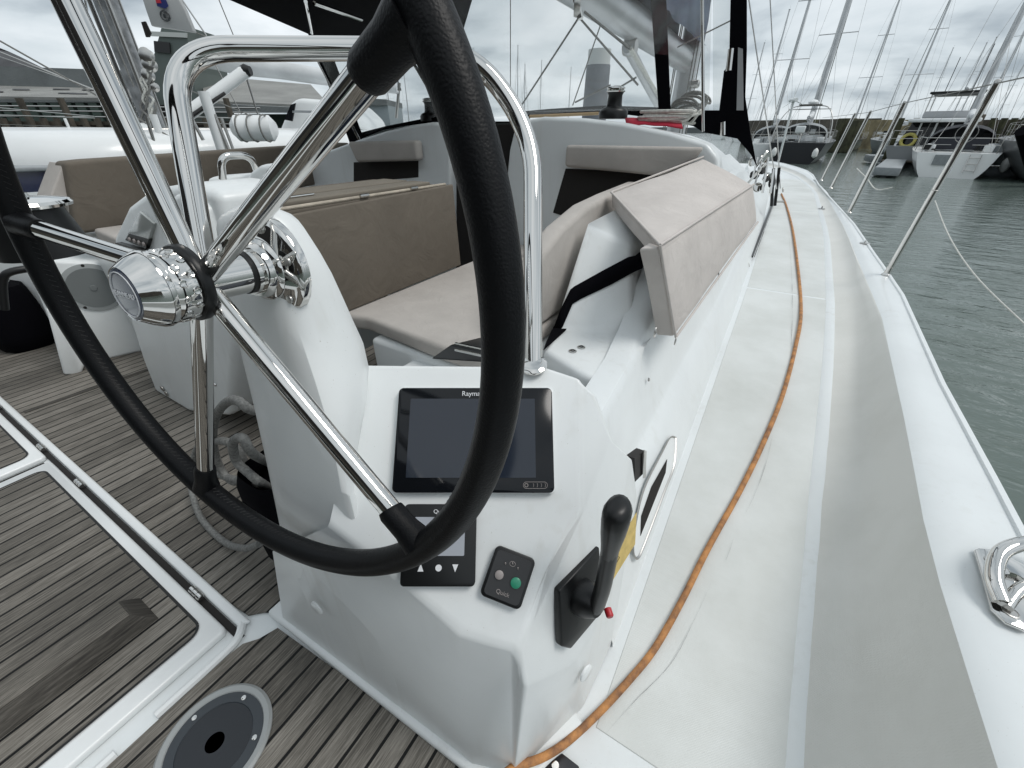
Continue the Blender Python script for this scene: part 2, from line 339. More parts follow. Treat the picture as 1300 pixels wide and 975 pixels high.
def rrect(w,h,r,n=5):
    o=[]
    for cx,cy,a0 in ((w/2-r,h/2-r,0),(-w/2+r,h/2-r,90),(-w/2+r,-h/2+r,180),(w/2-r,-h/2+r,270)):
        for k in range(n+1):
            a=R(a0+90*k/n); o.append((cx+r*math.cos(a),cy+r*math.sin(a)))
    return o
def plate(mb,o,u,v,w,h,r,t,lift=0,n=5):
    """rounded plate with its back on the plane through o, thickness t along u x v"""
    nn=u.cross(v).normalized(); mb.prism([o+u*a+v*b+nn*lift for a,b in rrect(w,h,r,n)],nn*t); return mb
# ================================================================ the setting: our own boat's fixed mouldings
ZW=-.75
def zd(Y): return interp([(-2,0),(.35,0),(.7,.03),(1.1,.10),(1.6,.18),(2.2,.25),(3,.31),(5,.38),(8,.44),(13,.5)],Y)
def zg(Y): return interp([(-3,.37),(0,.38),(1,.40),(4,.42),(8,.47),(13,.56)],Y)
def pdk(x,y,zf,off=0):
    z=.2
    for _ in range(12):
        p=pz(x,y,z+off); z=z*.5+.5*zf(p.y)
    return pz(x,y,z+off)
def line(px,zf,pre=(),post=()):
    """a fore-and-aft edge of the deck read off the photo; returns X as a function of Y"""
    t=[(p.y,p.x) for p in (pdk(*q,zf) for q in px)]; t=sorted(list(pre)+t+list(post)); return t
GO=line([(1290,655),(1200,490),(1146,372),(1085,285),(1040,235)],zg,[(-2.5,.60),(-.5,.66),(.5,.69)],[(10.5,.42),(12.2,0.0),(13.2,-.55)])
GI=line([(1279,975),(1230,830),(1185,690),(1155,540),(1122,400),(1075,290)],zg,[(-2.5,.42),(-.5,.49)],[(8,.53),(10.4,.26),(12,-.15),(13.0,-.6)])
LO=line([(1015,975),(1040,600),(1055,400),(1050,300)],zd,[(-2.5,.2),(-.5,.33)],[(8,.44),(10.2,.18),(11.8,-.22),(12.8,-.65)])
WB=[(-3,-.06),(.3,-.062),(1,-.056),(3,-.045),(5,-.06),(7,-.12),(9,-.35),(11,-.9),(13,-1.4)]
Ys=[-2.5,-1.5,-.8,-.3,0,.2,.4,.55,.7,.9,1.1,1.35,1.6,1.9,2.2,2.6,3,3.5,4,4.6,5.2,6,6.8,7.6,8.4,9.2,10,10.8,11.6,12.4,12.9]
rows=[];rg=[];rs=[]
def X_(t,Y): return interp(t,Y)
# bulwark + gunwale + topsides in one sweep from the deck edge outboard
for Y in Ys:
    lo,gi,go=X_(LO,Y),X_(GI,Y),X_(GO,Y); z0,z1=zd(Y),zg(Y); dz=z1-z0
    r=[V((lo-.03,Y,z0)),V((lo,Y,z0+.002))]
    for t,h in((.2,.06),(.4,.14),(.62,.24),(.80,.56),(.93,.86)): r.append(V((lo+(gi-lo)*t,Y,z0+dz*h)))
    r+= [V((gi-.004,Y,z1-.012)),V((gi+.022,Y,z1+.004)),V(((gi+go)/2,Y,z1+.006)),V((go-.02,Y,z1+.004)),V((go-.018,Y,z1+.012)),V((go-.004,Y,z1+.012)),V((go,Y,z1)),V((go+.006,Y,z1-.03)),V((go+.03*(1 if Y<9 else .3),Y,z1-.4)),V((go-.06,Y,ZW-.02))]
    rs.append(r)
struct(loft('hull',[r[7:] for r in rs],GEL,smooth=50))
struct(loft('deck_stripe',[[r[0]+V((.004,0,.0015)),r[0]+V((.006,0,.0035)),V((r[0].x+.047,r[0].y,r[0].z+.0075)),V((r[0].x+.050,r[0].y,r[0].z+.003))] for r in rs],GEL,smooth=50))
struct(loft('bulwark',[[r[1]]+r[2:8] for r in rs],NSK2,smooth=50))
# deck: smooth base + slightly raised non-skid panels
rows=[]
for Y in Ys:
    a,b=X_(WB,Y),X_(LO,Y)-.01; rows.append([V((a-.05,Y,zd(Y))),V((a,Y,zd(Y)))]+[V((a+(b-a)*k/4,Y,zd(Y))) for k in (1,2,3,4)])
o=struct(loft('deck',rows,GEL,smooth=40))
def panel(Y0,Y1,name='non_skid_deck_panel'):
    ys=[Y0-.003,Y0]+[y for y in np.arange(-2.4,12.5,.1) if Y0+.02<y<Y1-.02]+[Y1,Y1+.003]; rr=[]
    for i,Y in enumerate(ys):
        a,b=X_(WB,Y)+.030,X_(LO,Y)-.018; e=.0018 if 0<i<len(ys)-1 else -.001
        rr.append([V((a-.003,Y,zd(Y)-.001)),V((a,Y,zd(Y)+e))]+[V((a+(b-a)*k/5,Y,zd(Y)+e)) for k in range(1,6)]+[V((b+.003,Y,zd(Y)-.001))])
    return struct(loft(name,rr,NSK,smooth=30))
panel(.44,3.06); panel(3.09,6.1); panel(6.13,9.5); 
# cockpit well: a smooth grey-white moulded floor with teak laid on it
fl=MB()
fl.add([(-4.2,-2.5,0),(-.02,-2.5,0),(-.02,.46,0),(-.02,2.4,0),(-4.2,2.4,0)],[(0,1,2,3,4)])
o=struct(fl.build('cockpit_floor',GEL,smooth=0)); o.location.z=-.004
def sheet(name,poly,m,z0=0,t=.004,parent=None,bevel=0):
    return MB().prism([V((x,y,z0)) for x,y in poly],(0,0,t)).build(name,m,parent,smooth=0,bevel=bevel)
HX0,HX1=-2.28,-1.05      # main locker hatch teak
# teak forward of the hinge line, teak outboard (behind the console)
TK=[(-4.1,.165),(-1.10,.165),(-1.085,.165),(-.995,.172),(-.965,.20),(-.90,.235),(-.86,.60),(-.86,2.35),(-4.1,2.35)]
struct(sheet('teak_floor',TK,TEAK))
b0=pz(353,798,0); b1=pz(558,946,0)
TK2=[(-.935,-2.4),(-.935,-.2),(-.935,.085),(-.93,.12),(-.905,.150),(b0.x,b0.y),(b1.x,b1.y),(-.12,.262),(-.12,-2.4)]
struct(sheet('teak_floor',TK2,TEAK))
# black caulk margins round the teak
def margin(poly,wd=.004,z=.0045):
    mb=MB(); k=len(poly)
    for i in range(k):
        a=V((*poly[i],z)); b=V((*poly[(i+1)%k],z)); d=(b-a)
        if d.length<1e-4: continue
        n=V((-d.y,d.x,0)).normalized()*wd; e=d.normalized()*wd*.5
        mb.add([a-e-n,b+e-n,b+e+n,a-e+n],[(0,1,2,3)])
    return mb
# ---------------- hatches (things that lift)
def hatch(name,label,x0,x1,y0,y1,bar=None):
    t=thing(name,label,'deck hatch',((x0+x1)/2,y1,0),'teak-topped locker hatches in the floor')
    w=.055
    lid=MB(); P=[(x0-w,y0),(x1+w,y0),(x1+w,y1+.024),(x1+w-.01,y1+.034),(x0-w+.01,y1+.034),(x0-w,y1+.024)]
    lid.prism([V((x,y,-.003)) for x,y in P],(0,0,.022)).build('lid',WHITE,t,smooth=0,bevel=.008)
    w2=x1-x0;h2=y1-y0; poly=[((x0+x1)/2+a,(y0+y1)/2+b) for a,b in rrect(w2,h2,.035)]
    sheet('teak_top',poly,TEAK,z0=.019,t=.0035,parent=t)
    MBm=MB()
    k=len(poly)
    for i in range(k):
        a=V((*poly[i],.0226)); b=V((*poly[(i+1)%k],.0226)); d=b-a
        if d.length<1e-4: continue
        n=V((-d.y,d.x,0)).normalized()*.0035; MBm.add([a-n,b-n,b+n,a+n],[(0,1,2,3)])
    MBm.build('caulk_line',RUB,t,smooth=0)
    return t
ht=hatch('deck_hatch','wide teak-topped locker hatch with a raised foot batten and steel hinges',HX0,HX1,-2.0,.083)
h2=hatch('deck_hatch','teak-topped locker hatch at the left edge, beside the batten hatch',-3.5,-2.44,-2.0,.083)
# fixed white coamings round the hatches, and the dark drain groove
g=MB(); g.box((-2.4,.1265,.002),(2.9,.018,.004)); g.box((-2.36,-.9,.002),(.022,2.0,.004)); struct(g.build('drain_groove',DARK,smooth=0))
c=MB(); c.prism([V((-3.8,.138,0)),V((-.985,.138,0)),V((-.965,.165,0)),V((-3.8,.165,0))],(0,0,.016)); struct(c.build('floor_rib',WHITE,smooth=0,bevel=.006))
c=MB(); c.tube(bez([(-.945,-2.2,.006),(-.945,-.16,.006)],2),.011,8); c.tube(bez([(-.947,-.08,.006),(-.947,.07,.006),(-.955,.12,.006),(-.985,.150,.006)],6),.011,8); struct(c.build('hatch_lip',WHITE))
struct(sheet('dark_floor_band',[(-2.955,.18),(-2.925,.18),(-2.89,.86),(-2.915,.86)],TEAKD,z0=.004,t=.003))  # thin darker band laid over the teak planks
# bevelled teak foot batten on the hatch; shade painted into its dark sides
q=[pz(163,755,.05),pz(178,773,.05)]; xb=-1.27
bm_=MB(); y1=.0
t1=pz(175,775,.068).x; t0=pz(163,755,.068).x; t2=pz(205,773,.023).x; xs=t1; prof=[(t0-t1-.012,0),(t0-t1,.045),(0,.045),(max(t2-t1,.03),0)]
vs=[V((xs+a,y1+(.035 if z==0 else 0),.0228+z)) for a,z in prof]+[V((xs+a,-1.9,.0228+z)) for a,z in prof]
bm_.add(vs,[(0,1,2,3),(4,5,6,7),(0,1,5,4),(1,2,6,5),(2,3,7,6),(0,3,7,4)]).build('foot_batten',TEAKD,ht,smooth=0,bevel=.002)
MB().prism([vs[1]+V((.003,-.004,0)),vs[2]+V((-.003,-.004,0)),vs[6]+V((-.003,0,0)),vs[5]+V((.003,0,0))],(0,0,.0025)).build('batten_top',TEAKP,ht,smooth=0,bevel=.001)
for X in (-1.18,-2.06,-2.48,-3.1):
    p=ht if X>-2.3 else h2; m_=MB()
    m_.tube([(X-.03,.128,.018),(X+.03,.128,.018)],.008,10)
    for k in(-.02,0,.02): m_.tube([(X+k-.008,.128,.018),(X+k+.008,.128,.018)],.0095,10)
    m_.build('hinge',STEEL,p)
# ---------------- coaming, outboard wall, coachroof
def zl(Y): return zd(Y)+.21
def XL(Y): return interp([(.3,-.12),(.7,-.155),(1.1,-.185),(1.6,-.165),(2.3,-.135),(3.2,-.135),(5,-.2),(9,-.6)],Y)
rows=[]
for Y in [.62,.7,.8,.95,1.1,1.3,1.6,1.9,2.3,2.8,3.4,4.2,5,6,7,8,9]:
    w0=X_(WB,Y); xl=XL(Y); z0=zd(Y); zt=interp([(0.6,.58),(1.0,.60),(1.34,.62),(1.56,.84),(2.2,.88),(3.2,.92),(5,.86),(7,.75),(9,.5)],Y)
    xt=interp([(.6,-.24),(1.2,-.27),(1.35,-.30),(2.3,-.27),(4,-.36),(7,-.5),(9,-.75)],Y)
    dy=.0
    rows.append([V((w0+.004,Y,z0-.01)),V((w0,Y,z0+.02)),V((w0-.012,Y,z0+.05)),V((xl+.028,Y,z0+.185)),V((xl+.008,Y,z0+.20)),V((xl,Y,z0+.215)),V((xl-.012,Y,z0+.24)),V((xt+.03,Y,zt-.03)),V((xt+.01,Y,zt-.006)),V((xt-.02,Y,zt)),V((xt-.06,Y,zt)) ])
struct(loft('side_wall',[r for r in rows],GEL,smooth=35))
# aft end of the coaming (raked white face the cushion hangs over)
A=pz(690,445,.60);B=pz(738,474,.60);Cc=pz(755,482,.60);D_=pz(812,442,.60)
a2=pz(703,418,.60); b2=pz(806,424,.60)
T1=pX(744,285,-.56); cn=(a2-b2).cross(T1-b2).normalized(); cn=cn if cn.y<0 else -cn; T2=pp(802,312,b2,cn)
cm_=MB()
vs=[A,B,Cc,D_,b2,a2,T2,T1, V((-.62,T1.y+.02,T1.z)), V((-.62,a2.y+.1,.60)), T2+V((.0,1.2,.02)),T1+V((-.02,1.2,.02)), V((D_.x,2.4,.6)), V((-.62,2.4,.6)),V((A.x-.1,A.y+.05,.6))]
cm_.add(vs,[(0,1,2,3,4,5),(5,4,6,7),(7,6,10,11),(4,3,12,10,6)])
cm_.add([A,B,Cc,D_,A-V((0,0,.25)),B-V((0,0,.25)),Cc-V((0,0,.25)),D_-V((0,0,.25))],[(0,1,5,4),(1,2,6,5),(2,3,7,6)])
cm_.add([A,a2,T1,T1+V((0,1.2,0)),V((A.x,2.3,.3)),A-V((0,0,.3))],[(0,1,2,3,4,5)])
struct(cm_.build('coaming',GELC,smooth=0,bevel=.022,seg=4))
# coachroof aft faces (either side of the companionway) + roof
def slab(name,outline,Y,th,m,bevel=.02):
    P=[V((p.x,Y,p.z)) for p in outline]; return MB().prism(P,(0,th,0)).build(name,m,smooth=0,bevel=bevel,seg=4)
YB=2.3
sb=[py(*q,YB) for q in [(634,330),(640,250),(646,190),(652,165),(662,153),(690,148),(740,150),(790,156),(850,168),(898,182),(912,200),(912,232)]]+[V((-.50,YB,.5))]
struct(slab('coachroof_face',sb,YB,.12,GEL))
pb=[py(*q,YB) for q in [(572,330),(571,240),(571,175),(566,158),(548,155),(520,159),(490,166),(455,177),(420,190)]]+[V((-3.3,YB,1.04)),V((-3.3,YB,.4))]
struct(slab('coachroof_face',pb,YB,.12,GEL))
# roof behind the faces, cambered, sliding down forward
rows=[]
for Y in (2.40,2.8,3.3,4,5,6,7.5,9):
    f=(Y-2.4)/6.6; r=[]
    for k in range(13):
        u=k/12*2-1; hw=1.30*(1-.55*f); r.append(V((-1.6+u*hw,Y,1.245-.10*abs(u)**2.5-.09*abs(u)**6 - .0*f-.28*f*f)))
    r=[V((r[0].x-.1,Y,.5))]+r+[V((r[-1].x+.08,Y,.85)),V((X_(WB,Y)-.1,Y,.5))]
    rows.append(r)
struct(loft('coachroof',rows,GEL,smooth=40))
# companionway: dark opening with a smoked door, and dark interior
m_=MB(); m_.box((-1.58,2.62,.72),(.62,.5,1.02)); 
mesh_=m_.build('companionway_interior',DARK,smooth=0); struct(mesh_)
# ================================================================ helm console
PN=V((.353,-.592,.724)).normalized(); P0=pd(603,558,.677)
TN=V((math.cos(R(12.6)),-math.sin(R(12.6)),.3)).normalized()
def PP(x,y): return pp(x,y,P0,PN)
r0,r1,r2,r3=PP(442,668),PP(512,742),PP(586,801),PP(657,827)
def TP(x,y): return pp(x,y,r3,TN)
t=con=thing('helm_console','white moulded helm console holding the chart display, beside the side deck','helm console',(-.5,.35,0))
B0=pz(360,790,0); B1=pz(600,975,0); B2=V((-.152,.262,0)); B3=pz(740,898,.01)
m1,m2,m3=TP(672,790),TP(700,720),PP(738,650)
s1,s2=PP(737,477),PP(690,462); s0=PP(487,460)
o1,o2,o3=TP(664,872),TP(730,841),TP(752,800)
O1=V((-.062,.62,.035)); 
q1=TP(778,700); q2=pX(803,580,-.112); q3=pX(775,555,-.135); q4=pX(758,500,-.175)
q5=V((-.095,.72,.50)); Bk=.95
mb=MB()
# foot plinth kick
Lc=[py(262,290,.33),py(276,330,.325),py(288,435,.305),py(300,480,.29),py(318,560,.262),py(336,640,.243),py(346,700,.232)]
Lc[0]=py(266,300,.33)
Rc=[py(322,292,.33),py(350,335,.32),py(376,427,.302),py(394,480,.288),py(424,560,.264),py(437,625,.25)]
Sc=[py(402,300,.40),py(432,345,.405),py(458,410,.412),s0,PP(464,560),PP(446,640)]
# pedestal column as one swept surface: port side, aft face, outboard face, forward
rows=[]
top=[py(285,268,.36),py(332,264,.36),py(378,270,.47)]
for i in range(6):
    l,r_,s_=Lc[i],Rc[i],Sc[i]
    yb_=s_.y+.05; bl=V((l.x-.01,yb_-.03,l.z)); m_=(l+r_)/2+V((0,-.012,0))
    rs_=(r_+s_)/2+V((.012,-.01,.004))
    rows.append([V((l.x+.05,s_.y+.03,l.z)),bl,l+V((0,.06,0)),l+V((.004,.02,0)),l*.8+r_*.2+V((0,-.008,0)),m_,r_*.85+l*.15+V((0,-.006,0)),r_,rs_,s_,V((s_.x-.07,s_.y+.018,s_.z)),V((l.x+.05,s_.y+.03,l.z))])
# closing rows on top
def toprow(k,lift):
    base=rows[0] if k==0 else rows[0]; c=sum(base,V())/len(base); return [b.lerp(c,k)+V((0,0,lift)) for b in base]
first=rows[0]; c=sum(first,V())/len(first)
c1=[b.lerp(V((c.x,c.y,b.z)),.12)+V((0,0,.022)) for b in first]; c2=[b.lerp(V((c.x,c.y,b.z)),.35)+V((0,0,.034)) for b in first]; c3=[b.lerp(V((c.x,c.y,b.z)),.97)+V((0,0,.036)) for b in first]
rows=[c3,c2,c1]+rows
# lower rows to the floor
l=Lc[6]; rows.append([V((l.x+.10,.48,l.z)),V((l.x-.01,.46,l.z)),l+V((0,.10,0)),l+V((.004,.02,0)),l*.8+r0*.2,(l+r0)/2,r0*.85+l*.15,r0,r0+V((.01,.01,0)),r0+V((.02,.03,0)),V((r0.x+.0,.40,r0.z)),V((r0.x-.1,.47,r0.z))])
Lb=[p-V((0,0,p.z-.01)) for p in rows[-1]]; Lb[3]=B0+V((.004,.02,0)); Lb[4]=B0*.8+B1*.2; Lb[5]=B0*.5+B1*.5; Lb[2]=B0+V((0,.1,0)); Lb[1]=V((B0.x,.46,0)); Lb[6]=B0*.35+B1*.65;Lb[7]=B0*.3+B1*.7;rows.append(Lb)
loft('pedestal',rows,GELC,con,smooth=60,sub=1)
# panel body
U_=V((0,0,1)).cross(PN).normalized()
v=[s0-U_*.035,s2,s1,m3,m2,m1,r3,r2,r1,r0-U_*.03, B0,B1,B2,B3,O1, o1,o2,o3,q1,q2,q3,q4,q5, s0+V((.0,.03,-.30)),s2+V((.02,.05,-.30)),l,q4+V((.0,.05,-.30)),V((-.115,.70,.45))]
S0,S2,S1,M3,M2,M1,R3,R2,R1,R0,b0_,b1_,b2_,b3_,O1_,o1_,o2_,o3_,Q1,Q2,Q3,Q4,Q5,K0,K1,LL,K2,K3=range(28)
f=[(S0,S2,S1,M3,M2,M1,R3,R2,R1,R0),
   (R3,M1,M2,M3,Q2,Q1,o3_),(M3,S1,Q4,Q3,Q2),
   (R3,o3_,o2_,o1_),(o1_,o2_,b3_,b2_),(R3,o1_,b2_),
   (o2_,o3_,Q1,O1_,b3_),(Q1,Q2,Q5,O1_),
   (R0,R1,R2,R3,b2_,b1_,b0_,LL),
   (S0,K0,K1,S2),(S1,S2,K1,K2,Q4),(Q4,K2,K3,Q3),(Q3,K3,Q5,Q2)]
mesh('body',v,f,GELC,con,bevel=.011,seg=3)
# floor kick moulding: the base runs out in a low flange with a small step
k=MB()
fl_=[B0+V((-.02,.0,0)),B1,V((-.13,.235,0)),B3+V((.02,-.03,0))]
k.prism([V((B0.x-.05,B0.y-.012,0)),V((B1.x,B1.y-.016,0)),V((-.125,.248,0)),V((-.05,.42,0)),V((-.2,.5,0)),V((B0.x-.05,.5,0))],(0,0,.028)).build('plinth',GELC,con,smooth=0,bevel=.010,seg=3)
# raised step line on the lower aft face
k=MB(); za=.13
k.prism([B0+V((.03,-.004,.05)),B1+V((-.01,-.006,.05)),B1.lerp(r3,.27)+V((-.02,-.004,0)),B0.lerp(l,.22)+V((.04,-.004,0))],(0,.02,0))
# oval blanking plugs
def plug(P,n,w=.030):
    n=n.normalized(); u=n.cross(V((0,0,1))).normalized(); return MB().lathe([(w*.5,0),(w*.5,.003),(w*.42,.005),(.001,.0055)],P,n,20)
plug(pp(405,769,r0,V((0,-1,.05)))+V((0,-.004,0)),V((0,-1,.05)),.034).build('plug',WHITE,con)
plug(pp(741,851,B3,(o2-B3).cross(B2-B3).normalized()*1.)+V((.004,-.002,0)),V((1,-.25,.12)),.034).build('plug',WHITE,con)
# ---- instruments let into the console
U=PN.cross(V((0,0,1))).normalized()*-1; U=V((0,0,1)).cross(PN).normalized(); W=PN.cross(U).normalized()
lift=PN*.002
d=MB(); plate(d,P0+lift,U,W,.2560,.1700,.008,.011); d.build('display_bezel',BLKG,con,smooth=0,bevel=.002)
sc_=MB(); plate(sc_,P0+PN*.0135-U*.004+W*.002,U,W,.206,.128,.001,.0006); sc_.build('display_screen',SCR,con,smooth=0)
text('display_lettering','Raymarine',.0115,MARK,con,P0+PN*.0134+W*.0745+U*.002,U,W)
bt=MB(); bt.v=[];
ring=[P0+PN*.0138+U*(.098+a)+W*(-.0735+b) for a,b in rrect(.038,.010,.0049)]
bt.tube(ring,.0004,5,closed=True); 
for kx in (0,1,2,3):
    cx0=P0+PN*.0138+U*(.0935+kx*.0062)+W*-.0735; bt.tube([cx0+U*.002*math.cos(a)+W*.0032*math.sin(a) for a in (-1.1,-.4,.4,1.1)],.00035,5)
bt.tube([P0+PN*.0138+U*(.0838+.0026*math.cos(a))+W*(-.0735+.0026*math.sin(a)) for a in np.linspace(0,6.28,14)[:-1]],.0006,5,closed=True)
bt.build('display_keys',GREYB,con)
# thin pale gasket round the display
gk=MB(); plate(gk,P0+PN*.001,U,W,.2605,.1745,.009,.005); gk.build('display_gasket',WHITE,con,smooth=0,bevel=.001)
PA=PP(559,690)
d=MB(); plate(d,PA+lift,U,W,.112,.118,.006,.010); d.build('pilot_display',BLK,con,smooth=0,bevel=.002)
d=MB(); plate(d,PA+PN*.0125+W*.012,U,W,.078,.056,.002,.0008); d.build('pilot_screen',LCD,con,smooth=0)
text('pilot_lettering','Quick',.0085,MARK,con,PA+PN*.0132+W*.048,U,W)
d=MB(); d.lathe([(.0048,0),(.0048,.0008)],PA+PN*.0125-W*.033+U*.001,PN,20); a0=PA+PN*.0128-W*.033+U*.026
d.add([a0-U*.0045+W*.005,a0+U*.0045+W*.005,a0-W*.006],[(0,1,2)]); a0=PA+PN*.0128-W*.033-U*.026; d.add([a0-U*.0045-W*.005,a0+U*.0045-W*.005,a0+W*.006],[(0,1,2)])
d.build('pilot_keys',MARK,con,smooth=0)
for k_,cx0 in enumerate(np.linspace(-.03,.03,5)):
    pass
PW=PP(645,731); ca,sa=math.cos(R(-20)),math.sin(R(-20)); U2=U*ca+W*sa; W2=W*ca-U*sa
d=MB(); plate(d,PW+lift,U2,W2,.064,.074,.008,.009); d.build('windlass_panel',BLK,con,smooth=0,bevel=.0025)
d=MB(); plate(d,PW+PN*.0115,U2,W2,.055,.065,.006,.0005); d.build('windlass_face',mat('charcoal_plastic',(.03,.031,.033),.5),con,smooth=0)
d=MB(); d.lathe([(.0078,0),(.0078,.0025),(.006,.0035)],PW+PN*.012+U2*.0135-W2*.003,PN,20); d.build('windlass_button',GREENB,con)
d=MB(); d.lathe([(.0065,0),(.0065,.0025),(.005,.0035)],PW+PN*.012-U2*.0135-W2*.001,PN,20); d.build('windlass_button',GREYB,con)
text('windlass_lettering','Quick',.0085,GREYB,con,PW+PN*.0124-W2*.023,U2,W2)
d=MB()
for a in (-.010,0,.010): d.box(PW+PN*.0124+U2*a+W2*(.020-abs(a)*.35),(.0016,.0016,.005)); 
d.tube([PW+PN*.0124+W2*.020+U2*(.0045*math.cos(a))+W2*.0035*math.sin(a) for a in np.linspace(0,6.28,12)[:-1]],.0004,4,closed=True)
d.build('windlass_symbols',GREYB,con,smooth=0)
# ---- throttle
TR=thing('throttle_lever','black single-lever throttle with a red button, on the outboard face of the console','throttle',tuple(TP(728,755)))
u=TN.cross(V((0,0,1))).normalized()*-1; u=V((0,0,1)).cross(TN).normalized(); wv=TN.cross(u).normalized()
pl=[TP(*q) for q in [(701,745),(752,690),(757,770),(716,818),(704,815)]]
MB().prism([p+TN*.001 for p in pl],TN*.014).build('base_plate',BLK,TR,smooth=0,bevel=.003)
pv=TP(729,752)+TN*.015
MB().lathe([(.030,0),(.029,.012),(.022,.028),(.018,.034)],pv,TN,28).build('boss',BLK,TR)
gp=pd(781,664,.53); hb=pv+TN*.034
ct=bez([pv+TN*.030,hb+ (gp-hb)*.30,hb+(gp-hb)*.62,gp],6)
MB().tube(ct,[.0165]*len(ct),12,flat=.75).build('lever',BLK,TR)
gd=(gp-hb).normalized(); gu=u
gr=[gp-gd*.070,gp-gd*.045,gp-gd*.018,gp+gd*.008,gp+gd*.024,gp+gd*.034,gp+gd*.038]
MB().tube(gr,[.0155,.0185,.0225,.0250,.0250,.020,.011],16,flat=.72).build('grip',BLK,TR)
bpos=pd(756,768,proj_d) if False else pv+TN*.034+V((.004,-.004,-.002))
MB().lathe([(.0065,0),(.0065,.012),(.005,.014)],TP(749,760)+TN*.036,V((.5,-.6,-.1)),14).build('release_button',RED,TR)
# warning label on the console beside the throttle
lp=[TP(*q)+TN*.003 for q in [(772,706),(806,650),(804,690),(776,735)]]
MB().prism(lp,TN*.001).build('warning_label',YEL,con,smooth=0)
d=MB(); c0=(lp[0]+lp[3])/2+(lp[1]-lp[0])*.22+TN*.0015; e1=(lp[1]-lp[0]).normalized()*.006; e2=(lp[0]-lp[3]).normalized()*.007
d.tube([c0-e1-e2*.6,c0+e1-e2*.6,c0+e2],.0005,4,closed=True); d.build('label_symbol',DARK,con)
# ================================================================ steering wheel
WC=V((-.588,.219,1.042)); az,tl=R(4.475),R(4.789)
WN=V((math.sin(az)*math.cos(tl),-math.cos(az)*math.cos(tl),math.sin(tl))); WU=V((0,0,1)).cross(WN).normalized(); WV=WN.cross(WU)
RW=.43
wh=thing('steering_wheel','large black leather-rimmed steering wheel with five polished spokes, nearest the camera','steering wheel',tuple(WC))
def wp(r,th,h=0): return WC+(WU*math.cos(th)+WV*math.sin(th))*r+WN*h
MB().tube([wp(RW,2*math.pi*k/160) for k in range(160)],.0182,22,closed=True).build('rim',LEA,wh,60)
# stitching on the inner side of the rim
st=MB()
for k in range(300):
    th=2*math.pi*k/300
    a=wp(RW-.0178,th,.0035); b=wp(RW-.0178,th+.012,-.0035); st.tube([a,b],.0007,4)
st.build('stitching',RUB,wh)
th0=3.062
for k in range(5):
    th=th0+k*2*math.pi/5
    e_=wp(RW-.015,th); s_=wp(.022,th,-.012); 
    MB().tube([s_,wp(RW-.06,th,-.001),wp(RW-.02,th)],.0128,18).build('spoke',STEEL,wh,60)
    MB().tube([wp(RW-.062,th,-.001),wp(RW-.058,th),wp(RW-.03,th),wp(RW-.008,th)],[.0145,.0160,.0165,.0205],16).build('spoke_collar',LEA,wh,60)
hb_=MB().lathe([(.0265,-.066),(.0265,-.012),(.031,-.010),(.031,-.004)],WC,WN,40).build('hub',STEEL,wh)
MB().lathe([(.028,-.070),(.028,-.0645)],WC,WN,36).build('hub_seal',BLK,wh)
MB().lathe([(.044,-.004),(.0455,-.002),(.0455,.006),(.044,.008)],WC,WN,40).build('clutch_ring',BLK,wh)
nose=MB().lathe([(.040,.008),(.0415,.012),(.0415,.030),(.0395,.034),(.0425,.036),(.0435,.040),(.0425,.044),(.037,.054),(.0305,.0635),(.0295,.065),(.0285,.0642)],WC,WN,48).build('hub_cap',STEEL,wh,30)
for k in range(14):
    for j,h_ in enumerate((.015,.026)):
        th=2*math.pi*(k+.5*j)/14; MB().lathe([(.0048,0),(.004,.0012),(.0022,.0006)],wp(.0412,th,h_),(wp(1,th)-WC),12).build('hub_rivet',STEEL,wh)
MB().lathe([(.0284,0),(.0284,.001),(.020,.002),(.001,.0026)],WC+WN*.0638,WN,36).build('hub_badge',BLUEB,wh)
rg_=MB(); rg_.tube([wp(.0245,a,.0662) for a in np.linspace(0,2*math.pi,33)[:-1]],.0006,5,closed=True); rg_.build('badge_ring',MARK,wh)
text('badge_lettering','JEANNEAU',.0085,MARK,wh,WC+WN*.0668,WU*1.,WV)
MB().lathe([(.030,-.070),(.0305,-.088),(.034,-.090)],WC,WN,36).build('shaft_barrel',STEEL,con)
MB().lathe([(.034,-.084),(.037,-.090),(.0375,-.0945),(.0425,-.097),(.0445,-.101),(.062,-.1065),(.0685,-.110),(.070,-.113),(.070,-.122)],WC+WN*.006+V((0.0,0,0)),WN,48).build('shaft_flange',STEEL,con)
for k in range(6):
    th=2*math.pi*k/6+.3; MB().lathe([(.006,0),(.0055,.0025),(.003,.0028)],wp(.055,th,-.0985),WN,14).build('flange_bolt',STEELB,con)
# ================================================================ grab rail over the console
gr_=thing('grab_rail','polished steel tube rail arching over the helm console behind the wheel','grab rail',(-.30,.57,.84))
RB=PP(677,464); yR=RB.y
yl=.60
pts=[RB,py(676,200,yR),py(643,120,yR+.0),py(604,64,yR+.01),py(560,62,.58),py(222,62,yl-.02),py(225,130,yl),py(258,300,yl)]
pts=[RB+V((0,0,-.02)),pd(676.5,170,.74),pd(598,62,.72),pd(214,62,.61),pd(232,170,.615),pd(262,345,.64)]
sw=fillet([pts[0],pts[1],pts[2],pts[3],pts[5]],.085,12)
MB().tube(sw,.0165,24).build('tube',STEEL,gr_,60)
MB().lathe([(.024,0),(.024,.004),(.019,.007),(.015,.008)],RB+V((0,0,.0)),V((.1,-.25,1)),28).build('foot_flange',STEEL,gr_)
